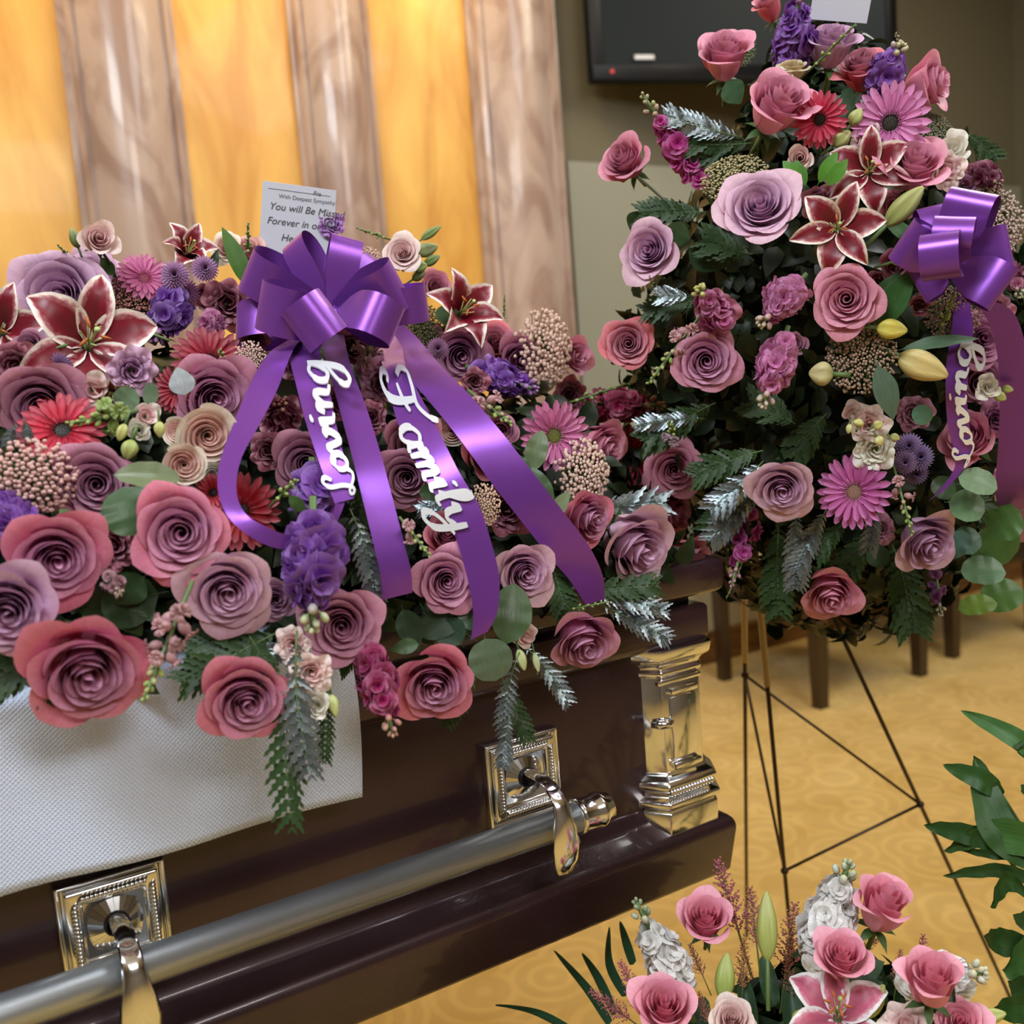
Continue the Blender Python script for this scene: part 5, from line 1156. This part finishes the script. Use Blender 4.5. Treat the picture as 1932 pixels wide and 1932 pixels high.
 ]: leaf('e', l_[0], l_[1], l_[2], l_[3], l_[4], l_[5], l_[6], l_[7], l_[8], ax=l_[9], ay=l_[10], group='single leaves in the easel spray')
for f_ in [
 (1400, 260, 1255, 212, 76, 1, -.01, 'silvered fern frond above the magenta stock'), (1420, 270, 1290, 260, 90, 0, .01, 'dark fern frond below the silvered one at upper left'),
 (1400, 290, 1300, 290, 80, 0, .02, 'gold lit fern frond left of the large lilac pink rose'), (1330, 400, 1210, 400, 90, 0, .03, 'dark fern frond behind the dusty pink rose'),
 (1340, 560, 1215, 585, 80, 0, .03, 'dark fern frond between the two left roses'), (1300, 560, 1245, 560, 60, 1, .0, 'silvered sprig above the drooping snapdragon'),
 (1350, 760, 1215, 830, 110, 0, .02, 'olive fern frond above the free standing pink rose'), (1330, 790, 1200, 800, 60, 1, .01, 'silver pink sprig at the left end of the dark ferns'),
 (1440, 850, 1310, 900, 100, 0, .01, 'green fern frond left of the cream backed rose'), (1440, 870, 1340, 960, 90, 1, .0, 'silvered fern frond left of the cream backed rose'),
 (1430, 930, 1340, 1020, 90, 1, .0, 'silvered fern frond pointing to the casket corner'), (1440, 900, 1330, 1000, 110, 0, .02, 'green fern frond behind the silvered ones'),
 (1500, 960, 1500, 1110, 80, 1, .0, 'silvered fern frond hanging left of the lowest pink rose'), (1470, 980, 1470, 1160, 100, 0, .02, 'green fern frond hanging at the bottom left'),
 (1560, 960, 1500, 1080, 70, 1, .0, 'silvered sprig below the orchid pink gerbera'), (1640, 1000, 1590, 1090, 90, 0, .03, 'dark fern frond above the lowest pink rose'),
 (1680, 1020, 1720, 1190, 120, 0, .03, 'dark fern frond hanging under the lilac rose'), (1660, 960, 1640, 1040, 56, 1, .0, 'silvered frond right of the orchid pink gerbera'),
 (1760, 900, 1860, 960, 80, 0, .03, 'dark fern frond behind the eucalyptus'), (1820, 250, 1880, 300, 60, 0, .04, 'dark fern frond at the upper right'),
 (1500, 800, 1420, 760, 110, 0, .03, 'dark fern frond below the pink stocks'), (1560, 780, 1500, 860, 100, 0, .03, 'dark fern frond in the shaded middle'),
 (1420, 480, 1330, 450, 100, 0, .03, 'dark fern frond left of the pink stocks'), (1600, 980, 1540, 1050, 70, 0, .0, 'small leaf fern over the cream carpet light'),
 ]: fern('e', f_[0], f_[1], f_[2], f_[3], f_[4], f_[5], f_[6], f_[7], group='fern fronds in the easel spray', n=15)
# long stems of the free standing blooms, parts of their flowers
for (lab, x0, y0, x1, y1) in [('coral pink rose alone on a long stem at the far left', 1205, 335, 1300, 430), ('pale blush bud standing tall on a thin stem at upper left', 196, 480, 220, 530)]:
    w = 'e' if x0 > 1000 else 'c'; A = at(x0, y0, mt(w, x0, y0)+.005); B = at(x1, y1, mt(w, x1, y1)+.04); ro = ROOT[lab]
    o = ob('long_stem', MB().tube([A, (np.array(A)+B)/2+UPV*.004, B], [.0016, .002, .0022], 6).mesh('stem', True, M_stemd), ro)
    o.matrix_parent_inverse = ro.matrix_world.inverted()
# ================================================================== the wire easel
top = CAM+ray(1402, 800)*1.52
es = thing('wire_easel', 'thin dark wire easel with crossed braces holding the large spray', 'easel', None, Matrix.Translation((float(top[0]), float(top[1]), 0)))
EM = Matrix.Translation((-float(top[0]), -float(top[1]), 0)); M_wire = mat('bronze_wire', (.045, .03, .018), .4, metal=.6)
feet = [atZ(1409, 1765, .0), atZ(1905, 1880, .0), atZ(1512, 1985, .0)]; P_ = []
def tube_ob(nm, pts, r, m, par, Mx, **k): return ob(nm, MB().tube(pts, r, 8).mesh(nm, True, m), par, M=Mx, **k)
for f3, (bx_, by_) in zip(feet, ((1395, 1275), (1750, 1515), (1480, 1645))):
    f3 = np.array(f3); tube_ob('leg', [top, f3], .0035, M_wire, es, EM); r_ = ray(bx_, by_)
    best = min((np.linalg.norm(np.cross(top+(f3-top)*k/200-CAM, r_)), k) for k in range(200))[1]; P_.append(top+(f3-top)*best/200)
for i, j in ((0, 1), (1, 2), (0, 2)): tube_ob('brace', [P_[i], P_[j]], .0026, M_wire, es, EM)
for p in P_: ob('joint', MB().ball(p, .007, 8, 6).mesh('joint', True, M_wire), es, M=EM)
back = np.array((EC[0]+.05, EC[1]+.03, H-.1)); ob('hook', MB().tube([top, back], .005, 8).mesh('hook', True, M_wire), es, M=EM)
for f3 in (feet[0], feet[2]):
    a = top+(np.array(f3)-top)*.03; b = top+(np.array(f3)-top)*.36; tube_ob('upper_leg', [a, b], .0052, mat('tan_reflection', (.36, .27, .16), .4), es, EM)  # thicker upper legs, tan colour stands in for their reflections
# ================================================================== the low arrangement
base = (.80, .74)
def lowt(x, y, dt=0): return 1.22+dt
for r in [
 (1330, 1740, 96, .0, .9, 'side', 'soft', .0, 'pink rose left of the tallest lily bud'), (1660, 1727, 88, .5, 1.3, 'bud', 'soft', .0, 'pink rose seen from the side at the upper right'),
 (1588, 1812, 92, .1, .9, 'side', 'soft', -.07, 'pink rosebud in the middle below the white stock'), (1252, 1905, 106, .05, .7, 'side', 'soft', -.06, 'large pink rose at the lower left'),
 (1756, 1868, 84, .2, 1.2, 'bud', 'soft', -.085, 'plump pink bud in front of the right white stock'), (1812, 1932, 80, .1, .40, 'half', 'soft', -.06, 'pink rose cut by the bottom edge at the right'),
 (1382, 1925, 76, .1, .35, 'half', 'blush', -.06, 'pale pink rose cut by the bottom edge in the middle'), (1712, 1935, 72, .0, .40, 'frill', 'blush', -.06, 'pale ruffled rose cut by the bottom edge'),
 ]: rose('b', *r, group='pink roses in the low arrangement')
WH = (.96, .95, .92)
for s_ in [
 (1288, 1880, 1200, 1700, 96, WH, .0, 'white stock with green buds at the left of the low arrangement', (.34, .44, .28), 30), (1545, 1810, 1600, 1630, 118, WH, .0, 'tallest white stock in the middle', (.55, .62, .42), 36),
 (1720, 1850, 1855, 1835, 104, WH, -.02, 'white stock leaning right behind the plump pink bud', (.72, .72, .55), 28)]:
    spike('b', s_[0], s_[1], s_[2], s_[3], s_[4], s_[5], s_[6], s_[7], 'stock', s_[8], s_[9], group='white stocks in the low arrangement')
lily('b', 1580, 1915, 190, .0, .55, -.06, 'white and pink spotted lily with brown stamens at the bottom', ver=2, spin=.3)
for p in [(1448, 1812, 1446, 1682, 36, (.42, .46, .12), -.03, 'tall upright green lily bud'), (1364, 1888, 1372, 1798, 34, (.36, .44, .10), -.04, 'green lily bud left of the tall one'),
 (1632, 1920, 1668, 1858, 30, (.46, .52, .12), -.05, 'green lily bud right of the spotted lily'), (1834, 1922, 1898, 1912, 26, (.46, .52, .12), -.05, 'green lily bud near the right end of the low arrangement'),
 (1500, 1935, 1520, 1905, 26, (.5, .55, .15), -.06, 'lime bud at the bottom edge')]: pod('b', *p, group='lily buds in the low arrangement')
# astilbe plumes
def plume_mesh(seed):
    rnd = random.Random(seed); b = MB()
    for k in range(46):
        v = .12+.86*k/46; L = .26*(1-v)**.7+.03; a = k*2.39996; d = Vector((cos(a), sin(a), .75)).normalized()
        for q in range(int(2+L*34)):
            s = (q+1)/(2+L*34)*L; p = Vector((0, 0, v))+d*s+Vector((rnd.uniform(-1, 1), rnd.uniform(-1, 1), rnd.uniform(-1, 1)))*.014
            b.ball(p, .014*rnd.uniform(.7, 1.3), 4, 3, 1.4)
    return b.mesh('plume', mat=M_bead)
PLM = [plume_mesh(1), plume_mesh(2)]; PLS = MB().tube([(0, 0, -.4), (0, 0, .97)], [.018, .006], 5).mesh('stem', mat=M_stem)
for i, (xb, yb, xt, yt, c, dt, lab) in enumerate([
 (1400, 1780, 1352, 1618, (.44, .13, .17), .03, 'tall dusty rose astilbe plume beside the pink rose'), (1430, 1800, 1415, 1672, (.42, .16, .14), .03, 'astilbe plume behind the tall lily bud, left of it'),
 (1480, 1850, 1500, 1700, (.48, .18, .15), .03, 'rusty astilbe plume between the tall bud and the white stock'), (1400, 1880, 1405, 1770, (.46, .20, .10), .02, 'brownish astilbe plume between the two green buds'),
 (1225, 1920, 1168, 1812, (.52, .14, .22), .01, 'rose astilbe plume at the left end'), (1200, 1932, 1112, 1868, (.52, .16, .22), .0, 'lowest astilbe plume at the far left'),
 (1600, 1810, 1660, 1770, (.48, .18, .2), .04, 'astilbe plume under the side facing pink rose'), (1740, 1860, 1742, 1762, (.5, .15, .22), .05, 'thin astilbe tip above the right white stock'),
 (1690, 1860, 1700, 1790, (.5, .18, .2), .03, 'astilbe plume left of the right white stock'), (1530, 1880, 1560, 1830, (.46, .18, .18), .03, 'astilbe plume left of the middle rosebud'),
 (1330, 1850, 1300, 1780, (.4, .14, .14), .05, 'shaded astilbe plume behind the left white stock'), (1340, 1940, 1318, 1870, (.5, .2, .16), .02, 'astilbe sprig right of the large pink rose'),
 (1500, 1900, 1482, 1800, (.48, .2, .16), .02, 'small astilbe plume under the tall white stock')]):
    t = mt('b', 0, 0, dt); A = at(xb, yb, t); B = at(xt, yt, t); L = float(np.linalg.norm(B-A))
    ro = thing('astilbe_plume', lab, 'filler flower', 'astilbe plumes in the low arrangement', trs(A, frame(B-A, -ray(xb, yb)), L))
    ob('plume', PLM[i % 2], ro, c, kind='stuff'); ob('stem', PLS, ro)
# foliage body and pot
pot = thing('flower_basket', 'dark wicker basket on the carpet holding the low arrangement', 'basket', None, Matrix.Translation((base[0], base[1], 0)))
pm = MB().rings([[(r*cos(2*pi*i/28), r*sin(2*pi*i/28), z) for i in range(28)] for r, z in ((.085, 0), (.10, .02), (.12, .10), (.13, .19), (.135, .20), (.125, .20), (.115, .17))])
ob('bowl', pm.mesh('bowl', True, noise_mat('dark_wicker', (.05, .025, .01), (.12, .06, .02), 60, .6, bump=.4)), pot)
ob('rim', MB().tube([(.132*cos(2*pi*i/28), .132*sin(2*pi*i/28), .2) for i in range(29)], .008, 6).mesh('rim', True, M_woodt), pot)
LC = np.array((.80, .75, .37)); LR = np.array((.17, .12, .20))
solo('packed_foliage', greenery(LC, LR, 1100, .06, 21, .16, 1.0).mesh('leaves', True, M_leaf), 'dark green leaves filling the basket of the low arrangement', 'foliage', None, (.02, .045, .018))['kind'] = 'stuff'
for i, (x0, y0, x1, y1, wp, lab) in enumerate([(1340, 1985, 1160, 1795, 0, ''), ]): pass
DKG = (.03, .08, .035)
for l_ in [
 (1500, 1960, 1490, 1850, 34, 'blade', DKG, .01, 'dark strap leaf under the middle white stock'), (1420, 1960, 1400, 1830, 30, 'blade', DKG, .02, 'dark strap leaf between the buds'),
 (1600, 1880, 1665, 1850, 40, 'ovate', (.05, .10, .06), .0, 'grey green leaf right of the middle rosebud'), (1590, 1850, 1668, 1812, 50, 'ovate', (.02, .05, .02), .02, 'dark leaf behind the middle rosebud'),
 (1460, 1900, 1440, 1800, 30, 'blade', DKG, .03, 'dark strap leaf behind the tall bud'), (1640, 1960, 1620, 1880, 40, 'ovate', DKG, .0, 'dark leaf beside the spotted lily'),
 (1545, 1900, 1520, 1840, 34, 'blade', (.06, .12, .06), .0, 'green strap leaf left of the middle rosebud'), (1310, 1960, 1330, 1880, 34, 'blade', DKG, .03, 'dark strap leaf right of the large pink rose'),
 (1800, 1930, 1793, 1822, 10, 'lance', (.04, .07, .03), -.06, 'thin dark blade standing in front of the right stock'),
 ]: leaf('b', *l_[:9], group='leaves in the low arrangement')
# palm blades reaching out under the casket
for (pts, lab) in [([(1150, 1932), (1110, 1870), (1045, 1795)], 'narrow palm blade, left of the three under the casket edge'), ([(1160, 1915), (1130, 1850), (1098, 1800)], 'narrow palm blade, middle of the three'),
 ([(1180, 1880), (1150, 1820), (1150, 1750)], 'narrow palm blade, right of the three'), ([(1075, 1945), (1010, 1912), (935, 1898)], 'narrow palm blade lying low at the bottom edge'),
 ([(1195, 1820), (1182, 1780), (1170, 1740)], 'short palm blade behind the white stock')]:
    Q = [at(x, y, 1.30+.03*k) for k, (x, y) in enumerate(pts)]; b = MB()
    b.grid(lambda u, v: tuple(cr(Q, v)+(RT*.8+UPV*.5)*(2*u-1)*.0058*sin(pi*min(1, .25+v*.75))**.7+RM[:, 2]*(-.004*abs(2*u-1))), 4, 20)
    solo('palm_blade', b.mesh('blade', True, M_leaf), lab, 'leaf', 'palm blades under the casket', (.03, .09, .045))
# potted peace lily at the right edge
pl = thing('peace_lily_plant', 'dark green leafy potted plant at the right picture edge', 'plant', None, Matrix.Translation((1.22, .55, 0)))
PMi = Matrix.Translation((-1.22, -.55, 0))
ob('pot', MB().rings([[(r*cos(2*pi*i/24), r*sin(2*pi*i/24), z) for i in range(24)] for r, z in ((.08, 0), (.11, .2), (.115, .21), (.105, .21), (.1, .18))]).mesh('pot', True, M_woodt), pl)
crown = np.array((1.22, .55, .22))
for (x0, y0, x1, y1, x2, y2, wp, g) in [
 (1990, 1460, 1920, 1395, 1812, 1340, 34, 1.6), (1960, 1640, 1880, 1560, 1836, 1425, 62, .9), (1890, 1500, 1850, 1470, 1778, 1442, 36, 1.0), (1990, 1600, 1900, 1575, 1830, 1562, 56, 1.5),
 (1880, 1590, 1820, 1572, 1742, 1556, 34, .8), (1930, 1620, 1850, 1580, 1780, 1605, 34, .9), (1960, 1620, 1870, 1612, 1800, 1598, 14, .6), (1990, 1680, 1890, 1642, 1778, 1652, 24, .7),
 (1950, 1700, 1900, 1660, 1868, 1712, 36, .8), (1960, 1440, 1932, 1400, 1918, 1385, 40, .7), (1990, 1780, 1950, 1740, 1910, 1725, 40, .7), (1960, 1790, 1890, 1775, 1855, 1765, 44, .7),
 (1990, 1850, 1940, 1800, 1890, 1830, 80, 1.3), (1990, 1920, 1930, 1900, 1868, 1905, 50, .9), (1990, 1900, 1940, 1870, 1900, 1850, 50, .6), (1990, 1560, 1960, 1500, 1925, 1480, 40, .7)]:
    T3 = 1.34; Q = [at(x0, y0, T3), at(x1, y1, T3-.02), at(x2, y2, T3)]; wd = wp*T3/F/2; b = MB()
    sdir = np.cross(Q[2]-Q[0], RM[:, 2]); sdir /= np.linalg.norm(sdir)
    b.grid(lambda u, v: tuple(cr(Q, v)+sdir*(2*u-1)*wd*sin(pi*min(1, .06+v*.94))**.8+RM[:, 2]*(.25*wd*abs(2*u-1)+.002*sin(v*30)*abs(2*u-1))), 6, 18)
    ob('leaf', b.mesh('leaf', True, M_leaf), pl, tuple(c*g for c in (.035, .10, .022)), M=PMi)
    mid = (crown+Q[0])/2+np.array((0, 0, .05)); ob('stalk', MB().tube([crown, mid, Q[0], (Q[0]+Q[1])/2], [.004, .003, .0022, .001], 5).mesh('stalk', True, M_stem), pl, M=PMi)
